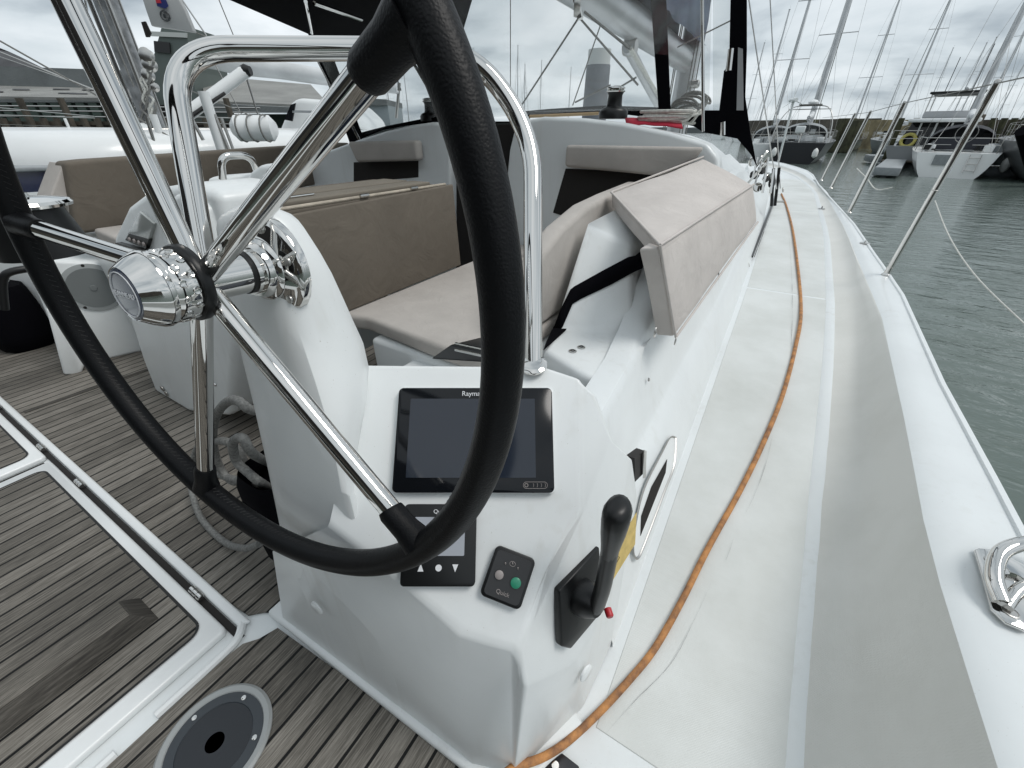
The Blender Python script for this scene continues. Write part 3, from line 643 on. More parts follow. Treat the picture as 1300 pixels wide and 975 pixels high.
# black piping seen just above the crossbar (canvas edge tube)
# ================================================================ table
tb=thing('cockpit_table','drop-leaf cockpit table under a taupe fabric cover','table',(-1.6,1.25,.3),)
ya,yb=.80,1.665; zt=.985
leaf=[pX(571,233,-1.33),pX(584,336,-1.33)]
xl_=-1.33
top=MB(); top.prism([V((xl_+.0,ya,zt)),V((xl_,yb-.03,zt)),V((xl_-.5,yb,zt)),V((xl_-.5,ya,zt))],(0,0,-.022)).build('tabletop',COVER,tb,smooth=0,bevel=.006)
lf=MB(); lf.prism([V((xl_,ya-.03,zt-.014)),pX(571.5,233,xl_)+V((0,0,-.002)),pX(582,336,xl_),V((xl_,ya-.05,.60))],(.018,0,0)).build('drop_leaf',COVER,tb,smooth=0,bevel=.006)
tr=MB()
for (x0,x1) in ((xl_-.05,xl_-.16),(xl_-.19,xl_-.34),):
    tr.prism([V((x0,ya+.04,zt)),V((x0,yb-.08,zt)),V((x1,yb-.08,zt)),V((x1,ya+.04,zt))],(0,0,.016))
tr.build('top_panel',COVERD,tb,smooth=0,bevel=.004)
e_=MB(); e_.tube([(xl_-.004,ya,zt+.004),(xl_-.004,yb-.03,zt+.004)],.006,8); e_.build('edge_trim',mat('bare_edge',(.42,.37,.30),.6,noise_amt=.3,noise_scale=20),tb)
for y in (ya+.35,ya+.62): MB().tube([(xl_+.002,y-.02,zt+.008),(xl_+.002,y+.02,zt+.008)],.007,8).build('hinge',STEELB,tb)
MB().box((-1.6,1.2,.62),(.14,.3,.66)).build('pedestal_leg',GEL,tb,smooth=0,bevel=.01)
MB().tube([(-1.34-.1,ya+.12,zt+.02),(-1.34-.1,ya+.22,zt+.02)],.004,8).build('latch',STEEL,tb)
# ================================================================ seats
def cushion(name,poly,off,m,parent=None,bevel=.018,label=None,cat=None,group=None):
    o=MB().prism(poly,off).build(name,m,parent,smooth=0,bevel=bevel,seg=4)
    if label: tag(o,label,cat,group)
    return o
# bench base + cushion
struct(MB().prism([V((-1.18,.93,0)),V((-.55,.93,0)),V((-.55,2.3,0)),V((-1.18,2.3,0))],(0,0,.535)).build('bench',GEL,smooth=0,bevel=.02,seg=3))
struct(MB().prism([V((-.98,.60,0)),V((-.50,.60,0)),V((-.50,.95,0)),V((-.98,.95,0))],(0,0,.50)).build('bench',GEL,smooth=0,bevel=.02,seg=3))
ca=[pz(464,402,.60),pz(562,440,.60),pz(612,452,.60)]
cushion('seat_cushion',[V((-1.335,.93,.60)),V((ca[0].x,ca[0].y,.60)),V((ca[1].x,ca[1].y,.60)),V((-.66,.915,.60)),V((-.60,1.0,.60)),V((-.60,2.28,.60)),V((-1.335,2.28,.60))],(0,0,-.06),CUSH,label='long pale grey seat cushion on the bench beside the table',cat='cushion')
# seat back on the inboard face of the coaming
xb_=-.60
sbp=[pX(776,247,xb_),pX(748,261,xb_),pX(716,289,xb_),pX(692,320,xb_),pX(672,365,xb_),pX(662,420,xb_),pX(690,430,xb_),pX(704,396,xb_),pX(745,285,xb_),pX(778,282,xb_)]
far=[V((xb_,2.25,.93)),V((xb_,2.25,.66))]
poly=[sbp[0]]+sbp[1:7]+[V((xb_,1.1,.60)),V((xb_,2.25,.60)),V((xb_,2.25,.95))]
# ordered outline: top edge forward -> aft, down, then bottom forward
poly=[V((xb_,2.25,.985)),sbp[0],sbp[1],sbp[2],sbp[3],sbp[4],sbp[5],V((xb_,sbp[5].y+.04,.605)),V((xb_,2.25,.605))]
cushion('backrest_cushion',poly,(-.075,0,0),CUSH,bevel=.022,label='grey-beige backrest pad curving up the inner side of the coaming',cat='cushion')
# cushion folded over the coaming
cc=thing('coaming_cushion','thick grey-beige pad folded over the coaming and hanging outboard, strap loose','cushion',(-.4,1.4,.9))
k1=pX(776,244,-.585); k2=pX(838,311,-.245); k3=pX(858,428,-.165); k3b=pX(833,420,-.175)
F1=V((-.52,3.0,k1.z+.02)); F2=py(966,232,3.0); F3=py(975,300,3.0)
F1=py(893,199,2.27); F2=py(957,234,2.30); F3=py(962,282,2.30)
th_=.055
def slab6(a,b,c,d,n,t,name):
    n=n.normalized()*t; return cushion(name,[a,b,c,d],-n,CUSH,cc,bevel=.02)
nt_=(k2-k1).cross(F1-k1); nt_=nt_ if nt_.z>0 else -nt_
no_=(k3-k2).cross(F2-k2); no_=no_ if no_.x>0 else -no_
def grid_slab(a,b,c,d,n,t,name,nu=10,nv=24):
    """padded slab with gently puffed faces: a-b near edge, d-c far edge"""
    n=n.normalized(); top_=[];bot=[]
    vs=[];fs=[]
    for i in range(nv+1):
        for j in range(nu+1):
            s_=i/nv; u_=j/nu; p=a.lerp(b,u_).lerp(d.lerp(c,u_),s_)
            puff=.010*(math.sin(math.pi*u_)**.5)*(math.sin(math.pi*min(1,max(0,s_)))**.4)+.005*noise.noise(p*6)
            vs.append(p+n*(puff-.006))
    K=len(vs)
    for i in range(nv+1):
        for j in range(nu+1): vs.append(vs[i*(nu+1)+j]-n*(t+ .01*0))
    W_=nu+1
    for i in range(nv):
        for j in range(nu):
            q=(i*W_+j,i*W_+j+1,(i+1)*W_+j+1,(i+1)*W_+j); fs.append(q); fs.append(tuple(x+K for x in q[::-1]))
    for i in range(nv): fs.append((i*W_,(i+1)*W_,(i+1)*W_+K,i*W_+K)); fs.append((i*W_+nu,i*W_+nu+K,(i+1)*W_+nu+K,(i+1)*W_+nu))
    for j in range(nu): fs.append((j,j+K,j+1+K,j+1)); fs.append((nv*W_+j,nv*W_+j+1,nv*W_+j+1+K,nv*W_+j+K))
    return mesh(name,vs,fs,CUSH2,cc,bevel=.009,seg=3)
grid_slab(k1,k2,F2,F1,nt_,th_,'top_pad'); grid_slab(k2+V((.004,0,-.006)),k3,F3,F2+V((.004,0,-.006)),no_,.06,'outer_pad')
for (a,b) in ((k1,F1),(k2,F2),(k1,k2),(k2,k3),(k3,F3)):
    n=(nt_.normalized()+no_.normalized())*.0
    tube('piping',[a+n,b+n],.0045,CUSH2,cc,8)
ey=k3+V((.002,-.004,-.012))
MB().tube([ey+V((.0,.007*math.cos(a),.013*math.sin(a))) for a in np.linspace(0,6.28,16)[:-1]],.0022,6,closed=True).build('eyelet',STEELB,cc)
MB().tube([k3b+V((.0,.007*math.cos(a)-.01,.013*math.sin(a)-.0)) for a in np.linspace(0,6.28,16)[:-1]],.0018,6,closed=True).build('eyelet',STEELB,cc)
# black webbing strap lying on the raked coaming face
cn=(a2-b2).cross(T1-b2).normalized(); cn=cn if cn.y<0 else -cn
def CE(x,y): return pp(x,y,b2,cn)+cn*.004
sp=[((822,312),(832,318)),((806,325),(815,341)),((797,327),(806,345)),((765,344),(775,362)),((729,364),(737,380)),((724,368),(727,386)),((712,392),(714,416)),((702,418),(710,420))]
rows=[[CE(*a),CE(*b)] for a,b in sp]
o=loft('webbing_strap',rows,FAB,solid=.002); tag(o,'broad black strap running from under the cushion across the white coaming end','strap')
o=MB().prism([pz(x,y,.602) for x,y in [(693,436),(703,415),(716,414),(720,418),(690,445)]],(0,0,.004)).build('webbing_strap',FAB); tag(o,'short tail of black strap lying on the ledge by the grab rail foot','strap')
# snap studs on the ledge
ri=thing('deck_filler','small double steel filler cap set in the white ledge beside the rail foot','deck fitting',tuple(pz(732,444,.60)))
for q in ((727,446),(738,441)):
    P=pz(*q,.601); MB().lathe([(.0125,0),(.0125,.002),(.010,.003),(.0035,.0032)],P,(0,0,1),22).build('cap',STEELB,ri); MB().tube([P+V((.0062*math.cos(a),.0062*math.sin(a),.0036)) for a in np.linspace(0,6.28,14)[:-1]],.001,5,closed=True).build('ring',DARK,ri)
# bulkhead bolsters and the open cubbies beneath
bc=[py(*q,YB-.06) for q in [(718,184),(893,187),(880,205),(840,224),(716,212)]]
cushion('backrest_bolster',bc,(0,.05,0),CUSH,bevel=.018,label='pale long bolster on the white bulkhead face, right of the companionway',cat='cushion',group='bolsters on the cabin bulkhead')
bc=[py(*q,YB-.08) for q in [(440,180),(527,178),(530,204),(452,206)]]
cushion('backrest_bolster',bc,(0,.07,0),CUSH,bevel=.02,label='pale short bolster on the bulkhead, above the far end of the table',cat='cushion',group='bolsters on the cabin bulkhead')
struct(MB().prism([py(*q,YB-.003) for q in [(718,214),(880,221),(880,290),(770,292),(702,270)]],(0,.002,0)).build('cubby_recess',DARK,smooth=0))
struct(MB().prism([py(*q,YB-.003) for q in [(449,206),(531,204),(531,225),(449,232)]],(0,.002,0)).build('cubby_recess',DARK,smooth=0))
MBb=MB().prism([V((-1.12,2.02,.60)),V((-.62,2.02,.60)),V((-.62,2.28,.60)),V((-1.12,2.28,.60))],(0,0,.075)); tag(MBb.build('corner_cushion',CUSH,smooth=0,bevel=.02,seg=3),'small pale cushion in the bench corner under the dark cubby','cushion')

sq=[V((ca[0].x,ca[0].y,.598)),V((ca[1].x,ca[1].y,.598)),V((-.66,.915,.598))]
# ================================================================ rigging and fittings on deck
def ring_(mb,c,r,t,n=16,ax=(0,0,1)):
    ax=V(ax).normalized(); u=ax.orthogonal().normalized(); q=ax.cross(u)
    return mb.tube([c+u*r*math.cos(a)+q*r*math.sin(a) for a in np.linspace(0,2*math.pi,n+1)[:-1]],t,6,closed=True)
# stanchions
stn=[((1125,349),(1265,106),'nearest the camera, polished lifeline stanchion on the white gunwale'),((1078,270),(1148,131),'second lifeline stanchion along the white gunwale'),((1055,239),(1105,142),'third lifeline stanchion along the gunwale, before the dark-hulled yacht'),((1043,229),(1085,145),'fourth and farthest lifeline stanchion, close beside the third')]
tops=[]
for i,(a,b,lb) in enumerate(stn):
    P=pdk(*a,zg,.006); T=py(*b,P.y+.0); T=P+(T-P)*(1.0); tops.append(T)
    t=thing('stanchion',lb,'stanchion',tuple(P),'lifeline stanchions on the gunwale')
    d=(T-P).normalized(); r=.016 if i==0 else .020
    MB().tube([P,T],r,14).build('post',STEEL,t)
    MB().lathe([(.026,0),(.026,.004),(.018,.012),(.0165,.05),(.0135,.052)],P,d,20).build('socket',STEEL,t)
    cp=MB().lathe([(.0135,-.02),(.0135,.012),(.009,.018)],T,d,14); ring_(cp,T-d*.004,.0075,.0025,12,(0,1,0)); cp.build('cap',STEELB,t)
    if i==0:
        m_=MB(); mid=P.lerp(T,.50); ring_(m_,mid,.015,.003,12,d); m_.build('mid_eye',STEELB,t)
ext=pX(1330,98,tops[0].x+.02)
tag(tube('lifeline',bez([tops[0]+V((.0,-3.6,-.02)),tops[0],tops[1],tops[2],tops[3],tops[3]+V((-.3,3.4,.02))],5),.0032,ROPE,n=6),'thin wire lifeline joining the stanchion tops','lifeline')
# lower slack white line through the stanchions
l1=pdk(1187,256,zg); 
pL=[pX(1300,415,1.25),pX(1225,330,1.05),pX(1200,285,.95),pX(1187,256,.90),pX(1180,230,.86),pX(1148,226,.80)]
tag(tube('mooring_line',bez([py(1310,420,4.2),py(1240,352,5),py(1205,300,6),py(1187,255,7.2)],8),.006,ROPEW,n=8),'white mooring line hanging over the side into the water','rope')
tag(tube('spring_line',bez([py(1133,238,6.6),py(1112,240,7.5),py(1100,226,8.3),py(1088,214,9)],8),.007,ROPEW,n=8),'pale line drooping between the stanchions ahead','rope')
# orange hose running along the deck
hp=[(760,905),(800,862),(832,822),(866,762),(900,694),(940,622),(970,560),(994,500),(1010,440),(1017,395),(1013,340),(1006,290),(998,260),(992,246)]
hose=[pz(630,992,.085),pz(652,975,.075),pz(690,961,.052),pz(722,940,.030)]+[pdk(*q,zd,.011) for q in hp]
tag(tube('deck_hose',bez(hose,6),.0088,ORG,n=10),'long orange-brown line snaking forward along the side deck','hose')
sc=[[(1000,275),(1004,330),(1006,380),(1005,430),(1003,452)],[(981,552),(972,590),(958,628),(944,656)],[(932,680),(926,700),(921,712)],[(905,735),(880,790),(852,842),(806,890),(770,930)]]
m_=MB()
for s_ in sc:
    ps=[pdk(*q,zd,.0055) for q in s_]; ps=bez(ps,10)
    for i in range(len(ps)-1):
        if noise.noise(ps[i]*11)>-.9:
            d=(ps[i+1]-ps[i]); n=V((-d.y,d.x,0)).normalized()*(.0002+.0020*abs(noise.noise(ps[i]*5)))*math.sin(math.pi*(i+.5)/len(ps)); m_.add([ps[i]-n,ps[i+1]-n,ps[i+1]+n,ps[i]+n],[(0,1,2,3)])
o=m_.build('scuff_marks',STAIN,smooth=0); o['kind']='stuff'; o['label']='grey scuff marks along the side deck beside the orange line'; o['category']='scuff marks'
# black corner of a deck fitting under the hose
P=[pz(*q,.012) for q in [(686,975),(713,958),(735,975),(735,1000),(690,1000)]]
dp=thing('deck_plate','dark metal deck plate under the orange line at the bottom edge','deck plate',tuple(P[1])); MB().prism(P,(0,0,.012)).build('plate',mat('dark_steel',(.05,.05,.055),.3,.5),dp,smooth=0,bevel=.003); MB().lathe([(.008,0),(.008,.002)],pz(705,972,.025),(0,0,1),14).build('screw',STEEL,dp)
# recessed vent / portlight with a steel frame in the sloping side
sv=thing('side_vent','slim steel-framed slot in the white side moulding beyond the throttle','side vent',tuple(pX(830,640,-.11)))
wa,wb,wc=V((-.062,1.0,zd(1.0)+.05)),V((-.062,.8,zd(.8)+.05)),V((XL(.9)+.02,.9,zd(.9)+.19)); wn=(wb-wa).cross(wc-wa).normalized(); wn=wn if wn.x>0 else -wn
def SP(x,y): return pp(x,y,wa,wn)+wn*.004
fr=[(855,556),(853,590),(840,625),(815,690),(806,708),(801,700),(803,670),(815,620),(838,574),(848,556)]
MB().tube(bez([SP(*q)+wn*.004 for q in fr+fr[:1]],5)[:-1],.0048,8,closed=True,flat=.6).build('frame',STEELB,sv)
MB().prism([SP(*q) for q in fr],wn*.003).build('plate',GELC,sv,smooth=0)
MB().prism([SP(*q)+wn*.004 for q in [(844,583),(842,600),(826,640),(810,680),(811,655),(824,618)]],wn*.001).build('slot',DARK,sv,smooth=0)
# dark gap and hinge bracket at the console shoulder
gbk=thing('locker_hinge','small grey hinge bracket in the dark gap behind the console shoulder','hinge',tuple(pX(812,590,-.12)))
MB().prism([pX(*q,-.118) for q in [(806,582),(818,572),(818,600),(806,612)]],(-.02,0,0)).build('bracket',DARK,gbk,smooth=0)
MB().prism([pX(*q,-.112) for q in [(817,571),(820,572),(819,606),(816,607)]],(.002,0,0)).build('blade',STEELB,gbk,smooth=0)
# snap studs, dot
for q in ((823,482),):
    P=pX(*q,-.215); tag(MB().lathe([(.007,0),(.006,.004),(.002,.005)],P,V((1,0,.3)),14).build('stud',STEELB),'single small stud on the white coaming side','stud')
# mooring cleat on the gunwale, folding steel
cl=thing('mooring_cleat','polished steel folding cleat on the gunwale at the right edge','cleat',tuple(pz(1265,740,.39)))
zc=zg(.9)+.012
def G(x,y,h=0): return pz(x,y,zc+h)
P=[G(1235,700),G(1240,698),G(1262,700),G(1310,725),G(1330,800),G(1300,803),G(1275,793),G(1256,775)]
MB().prism(P,(0,0,.007)).build('base_plate',STEEL,cl,smooth=0,bevel=.002)
for q in ((1259,712),(1283,777)): 
    MB().lathe([(.0125,0),(.0125,.0012),(.0105,.0016),(.010,.0008)],G(*q,.0072),(0,0,1),22).build('screw',STEELB,cl); 
hn=[G(1272,765,.015),G(1262,735,.03),G(1268,705,.045),G(1290,692,.055),G(1320,690,.055),G(1345,700,.05),G(1350,740,.03),G(1330,775,.015)]
MB().tube(bez(hn,6),.0145,16).build('horn',STEEL,cl,60)
MB().tube(bez([G(1276,770,.012),G(1292,750,.025),G(1310,742,.03),G(1330,738,.03)],5),.011,14).build('horn_pin',STEEL,cl,60)
MB().lathe([(.017,0),(.015,.02),(.009,.024)],G(1262,728,.006),(0,0,1),16).build('lug',STEEL,cl)
# jib track with car and shackle, chainplate, shrouds
zt_=lambda Y: zd(Y)+.035
jt=thing('genoa_track','black genoa track with steel car and end shackle on the edge of the side deck','track',tuple(pz(952,335,.38)))
A_=pdk(954,326,zd,.03); B_=pdk(986,246,zd,.03)
MB().tube([A_,B_],.012,8,flat=.7).build('rail',BLK,jt); MB().tube([A_+V((.02,0,0)),B_+V((.02,0,0))],.003,6).build('edge',STEEL,jt)
s_=MB(); ring_(s_,pdk(950,335,zd,.03),.022,.005,14,(1,.2,.5)); s_.build('shackle',STEELB,jt)
s_=MB(); ring_(s_,pdk(994,241,zd,.06),.03,.006,14,(1,.2,.3)); s_.tube([pdk(985,256,zd,.05),pdk(995,256,zd,.05)],.012,8); s_.build('car',STEELB,jt)
shr=py(986,240,5.3)
for i,(q,r,lb) in enumerate([((945,-40),.0055,'outer steel shroud rising from the chainplate beside the cabin'),((972,-40),.0045,'inner steel shroud beside the cabin, steeper of the pair')]):
    T=py(*q,5.3); t=thing('shroud',lb,'shroud',tuple(shr),'shrouds rising from the side deck'); 
    top=shr+(T-shr)*3.2
    MB().tube([shr+V((.0+.03*i,.05*i,0)),top],r,8).build('wire',STEELB,t); MB().tube([shr+V((.03*i,.05*i,-.16)),shr+(T-shr).normalized()*.2+V((.03*i,.05*i,0))],.014,8).build('turnbuckle',BLK,t)
MB_=MB(); random.seed(3)
bl=thing('genoa_blocks','cluster of steel blocks and black lines on the cabin side by the canopy foot','blocks',tuple(py(965,230,4)))
for i,q in enumerate([(962,238),(968,215),(974,225),(958,222),(972,200),(980,232),(955,205)]):
    c=py(*q,4.2); b=MB(); b.lathe([(.035,-.012),(.035,-.006),(.022,0),(.035,.006),(.035,.012)],c,V((random.random(),-.4,random.random()-.3)),14); b.build('sheave',BLK if i%2 else STEEL,bl)
for i,(a,b) in enumerate([((970,195),(958,235)),((975,200),(968,245)),((962,200),(955,228)),((982,215),(978,245)),((960,212),(974,192)),((950,232),(972,208))]):
    MB().tube([py(*a,4.2),py(*b,4.1)],.010 if i%2 else .007,8).build('strut',STEEL,bl)
# ---------------- winches
def winch(P,lb,s=1,m=BLK):
    t=thing('winch',lb,'winch',tuple(P),'black winches on the cabin top')
    MB().lathe([(.085,0),(.085,.012),(.07,.03),(.066,.045),(.05,.052)][0:5],P,(0,0,1),28).build('base',m,t) if False else None
    MB().lathe([(.082*s,0),(.082*s,.035*s),(.070*s,.050*s),(.048*s,.060*s)],P,(0,0,1),28).build('base',m,t)
    MB().lathe([(.046*s,.058*s),(.042*s,.075*s),(.040*s,.115*s),(.047*s,.128*s)],P,(0,0,1),28).build('drum',m,t)
    MB().lathe([(.052*s,.128*s),(.054*s,.133*s),(.046*s,.140*s),(.052*s,.146*s),(.050*s,.152*s),(.025*s,.158*s)],P,(0,0,1),28).build('jaw',STEEL,t); return t
winch(py(778,151,2.55),'large black winch with polished jaw on the starboard cabin top, beside the rope coil',.92)
winch(py(547,154,2.6),'black winch on the port cabin top, seen just left of the wheel rim',.85)
# rope coils, red cloth
rc=[];random.seed(5)
c0=py(858,157,2.6)
def coil(name,c,rx,ry,rz,n,m,lb,r=.006,seed=1,tilt=0):
    random.seed(seed); pts=[]
    for i in range(n*14):
        a=i/14*2*math.pi; j=int(i/14); k=noise.noise(V((i*.08,seed,0)))
        pts.append(c+V((rx*(1+.25*k)*math.cos(a)+.02*math.sin(j*2.1),ry*(1+.3*noise.noise(V((i*.07,seed,3))))*math.sin(a)*math.cos(tilt)+.03*math.cos(j*1.7),rz*abs(math.sin(j*1.3))+abs(ry*math.sin(a)*math.sin(tilt))+.012)))
    return tag(tube(name,bez(pts,3),r,m,n=7),lb,'rope')
coil('rope_coil',c0+V((-.04,-.02,-.01)),.13,.09,.05,7,ROPEW,'loose grey-white rope coil on the starboard cabin top beside the red cloth',.0065,2)
coil('rope_coil',py(872,150,2.75),.07,.05,.06,6,ROPE,'dark grey rope coil against the black canvas foot',.006,5,1.1)
tag(loft('cloth',[[py(x,y,2.42)+V((0,0,.012+.004*math.sin(x*.7))),py(x-2,y-7,2.55)+V((0,0,.014))] for x,y in [(795,161),(805,161),(818,162),(830,163),(845,164),(866,167)]],REDC,solid=.006),'folded red cloth on the white cabin top below the rope coil','cloth')
wb_=thing('boat_hook','varnished pole lying on the cabin top left of the big winch','boat hook',tuple(py(700,148,2.6))); MB().tube([py(668,148,2.6),py(760,144,2.7)],.008,8).build('shaft',mat('varnished_wood',(.42,.30,.17),.4),wb_); MB().tube([py(660,149,2.6),py(672,148,2.6)],.013,8).build('grip',BLK,wb_)
# ---------------- sprayhood
sh=thing('sprayhood','black canvas sprayhood with clear vinyl windows over the companionway','sprayhood',(-1.6,2.6,1.25))
YS=2.45
def strip(name,pts,m,Y=YS,th=.012): return MB().prism([py(*q,Y) for q in pts],(0,th,0)).build(name,m,sh,smooth=0)
strip('foot_band',[(655,142),(700,138),(767,134),(830,136),(893,139),(893,168),(880,160),(830,150),(767,142),(700,145),(656,149)],FAB,2.9)
strip('foot_band',[(455,169),(490,160),(540,150),(586,146),(602,149),(604,156),(560,157),(500,163),(455,186)],FAB,2.55)
strip('window_strap',[(824,-30),(844,-30),(851,140),(836,140)],FAB,2.5)
strip('side_panel',[(928,-30),(948,-30),(948,62),(946,123),(952,165),(961,212),(953,196),(936,176),(893,168),(893,140),(913,140),(919,90),(921,88),(926,62)],FAB,2.44)
strip('side_strap',[(937,60),(943,62),(944,140),(935,140)],mat('grey_vinyl',(.35,.36,.37),.4),2.435,.004)
MB().tube([py(891,-30,2.4),py(893,167,2.4)],.007,10).build('pole',STEEL,sh); MB().tube([py(928,62,2.4),py(925,90,2.4)],.012,10).build('zip_tube',STEEL,sh)
MB().tube([py(918,155,2.42),py(918,172,2.42)],.013,10).build('foot',STEEL,sh)
strip('window_strap',[(404,74),(422,74),(462,180),(445,184)],FAB,2.5)
MB().tube([py(400,70,2.42),py(459,183,2.42)],.010,10).build('pole',STEEL,sh)
MB().tube([py(520,72,2.5),py(575,165,2.5)],.010,10).build('pole',STEELB,sh)
# canopy roof stretched over hoops
kA=V((-3.08,2.45,1.74)); kB=pz(287,-2,1.76); kB2=pz(190,-48,1.80); kD=pz(540,-90,1.90); kE=pz(600,-2,1.86); kF=pz(580,66,1.82); kG=pz(400,62,1.74)
kA=pz(391,43,1.76)
MB().prism([kB2,kB,kA,kG,kF,kE,kD],(0,0,.02)).build('canopy',FAB,sh,smooth=0)
for a,b in (((388,2),(396,42)),((399,4),(459,25))): MB().tube([pz(*a,1.72),pz(*b,1.735)],.009,8).build('strut',STEEL,sh)
# clear windows
MB().prism([py(604,150,2.8),py(655,142,2.85),py(830,136,2.85),py(900,140,2.7),py(905,-60,2.2),py(545,-60,2.2)],(0,.002,0)).build('clear_window',VINYL,sh,smooth=0)
MB().prism([py(455,180,2.58),py(540,152,2.6),py(604,150,2.6),py(602,60,2.3),py(400,60,2.3)],(0,.002,0)).build('clear_window',VINYL,sh,smooth=0)
MB().prism([py(905,140,2.5),py(945,140,2.5),py(945,-40,2.5),py(905,-40,2.5)],(0,.002,0)).build('clear_window',VINYL,sh,smooth=0)
# ---------------- own mast, boom, sail
XM=-1.6
ms=thing('mast','grey alloy mast of our own yacht rising beyond the canopy','mast',(XM,7.5,1.0))
MB().tube([(XM,7.5,.95),(XM,7.5,15)],.105,16,flat=1.3).build('spar',ALU,ms); 
for z in (1.5,1.75): MB().lathe([(.05,0),(.05,.1),(.03,.12)],(XM+.11,7.4,z),(1,0,0),14).build('halyard_winch',STEELB,ms)
for dx,dy in ((-.14,-.1),(.14,-.1),(.17,.02),(.12,-.2),(-.1,-.18)): MB().tube([(XM+dx,7.4+dy,1.1),(XM+dx*.5,7.45+dy*.4,13)],.008,6).build('halyard',ROPE,ms)
bo=thing('boom','light grey boom with vang, slung over the cabin','boom',(XM,5,2.0)); 
MB().tube([(XM,1.9,2.10),(XM,7.35,2.02)],.115,16,flat=1.25).build('spar',ALU,bo); MB().tube([pX(797,60,XM),pX(836,133,XM)],.05,12).build('vang',ALU,bo); MB().tube([pX(800,62,XM+.1),pX(843,133,XM+.1)],.018,8).build('vang_tackle',ROPEW,bo)
MB().lathe([(.06,-.06),(.08,0),(.06,.06)],pX(800,60,XM),(1,0,0),16).build('vang_bracket',STEELB,bo)
# stowed sail with folds
rows=[]
for i in range(26):
    Y=3.2+i*.17; r=[]
    for j in range(15):
        a=math.pi*(j/14)*1.15-.23; rr=.20+.05*noise.noise(V((i*.45,j*.7,1)))+.03*noise.noise(V((i*1.3,j*1.9,4)))
        hh=.42+.5*(i/25)
        r.append(V((XM+math.cos(a)*rr*(1-.25*math.sin(max(a,0))),Y,2.17+max(0,math.sin(a))*hh+.03*noise.noise(V((i,j,7))))))
    rows.append(r)
tag(loft('stowed_sail',rows,BLUEC),'blue-grey covered mainsail heaped on the boom','sail cover')
for i,(a,b,Y,r) in enumerate([((735,22),(660,137),3.2,.006),((737,24),(810,108),3.3,.007),((763,30),(727,134),3.25,.004),((648,-20),(648,131),3.1,.003),((742,15),(800,62),3.4,.009),((775,108),(730,130),3.3,.006),((808,98),(775,118),3.3,.006),((860,60),(940,20),3.4,.004)]):
    tag(tube('sheet_line',[py(*a,Y),py(*b,Y)],r,ROPE,n=6),['port leg of the mainsheet bridle, running down left','starboard leg of the mainsheet bridle, running down right','thin line crossing in front of the grey tower','thin vertical line seen through the clear window','thick line running from the boom block to the vang','low line sloping left above the big winch','short line sloping left below the vang','thin line sloping up right past the sail cover'][i],'rigging line','lines seen through the clear window')
bk=thing('mainsheet_block','steel mainsheet block hanging under the boom','block',tuple(py(735,10,3.2))); MB().lathe([(.05,-.02),(.055,0),(.05,.02)],py(733,8,3.2),(1,.4,0),18).build('cheek',STEELB,bk); MB().tube([py(730,-6,3.2),py(737,24,3.2)],.02,8).build('strap',STEEL,bk)
# ---------------- steel/black gadget behind the console top edge
wp_=thing('winch_pocket','black moulded winch body with two bright strips behind the console top','winch',tuple(py(585,448,.66)))
MB().prism([py(545,456,.62),py(572,437,.66),py(612,446,.66),py(640,462,.62)],(0,.12,-.03)).build('body',BLK,wp_,smooth=0,bevel=.006)
MB().tube([py(578,436,.63),py(615,444,.63)],.003,6).build('strip',STEEL,wp_); MB().tube([py(578,444,.62),py(614,452,.62)],.003,6).build('strip',STEEL,wp_)
# ---------------- round speaker/vent let into the teak
vt=thing('round_deck_speaker','round grey and black locker cap set flush in the teak floor','deck cap',(-.776,-.035,0))
c=V((-.772,-.035,.004)); z_=V((0,0,1))
MB().lathe([(.118,0),(.118,.004),(.112,.009),(.101,.007),(.099,.004)],c,z_,56).build('ring',mat('pale_grey_plastic',(.32,.335,.335),.4),vt)
MB().lathe([(.099,0),(.099,.005),(.078,.006),(.0765,.004)],c,z_,56).build('flange',mat('slate_plastic',(.035,.042,.05),.4),vt)
MB().lathe([(.0765,0),(.0765,.004),(.02,.0045),(.018,.0015),(.001,.001)],c,z_,56).build('disc',mat('dark_slate_plastic',(.016,.019,.024),.45),vt)
for k in range(5):
    a=R(36+72*k); s_=MB(); s_.lathe([(.006,0),(.0055,.0015),(.0025,.001)],c+V((math.cos(a)*.088,math.sin(a)*.088,.006)),z_,14); s_.build('screw',STEEL,vt)
# ================================================================ port side of the cockpit
XP=-3.2
def pw(x,y,d):  # vertical plane facing the camera heading
    n=V((-math.sin(YAW),math.cos(YAW),0)); return pp(x,y,C0+n*d,n)
bp_=[pX(*q,XP) for q in [(82,206),(110,203),(230,195),(330,188),(444,181),(452,224),(330,250),(230,268),(140,292),(98,298)]]
cushion('side_cushion',bp_,(-.16,0,0),COVER,bevel=.02,label='long taupe covered backrest along the port side of the cockpit',cat='backrest')
tag(tube('seam_piping',[pX(381,187,XP+.006),pX(389,226,XP+.006)],.004,COVER,n=6),'vertical seam on the taupe port backrest','seam') if False else None
fc=[pX(*q,XP-.05) for q in [(80,206),(66,243),(61,258),(80,262),(86,262),(98,298),(86,215)]]
cushion('folded_cover',fc,(-.2,.0,0),CUSH,bevel=.015,label='pale folded cover hanging at the near end of the taupe backrest',cat='cover')
ps=[pz(102,297,.72),pz(160,288,.72),pz(250,275,.72),pz(330,268,.72),pz(330,300,.72),pz(230,320,.72),pz(120,310,.72)]
cushion('port_seat_cushion',[V((-3.2,.85,.74)),V((-2.7,.8,.74)),V((-2.7,2.2,.74)),V((-3.2,2.2,.74))],(0,0,-.1),CUSH,label='pale seat cushion below the taupe port backrest',cat='cushion')
struct(MB().prism([V((-3.2,.8,0)),V((-2.7,.8,0)),V((-2.7,2.25,0)),V((-3.2,2.25,0))],(0,0,.64)).build('bench',GELC,smooth=0,bevel=.02))
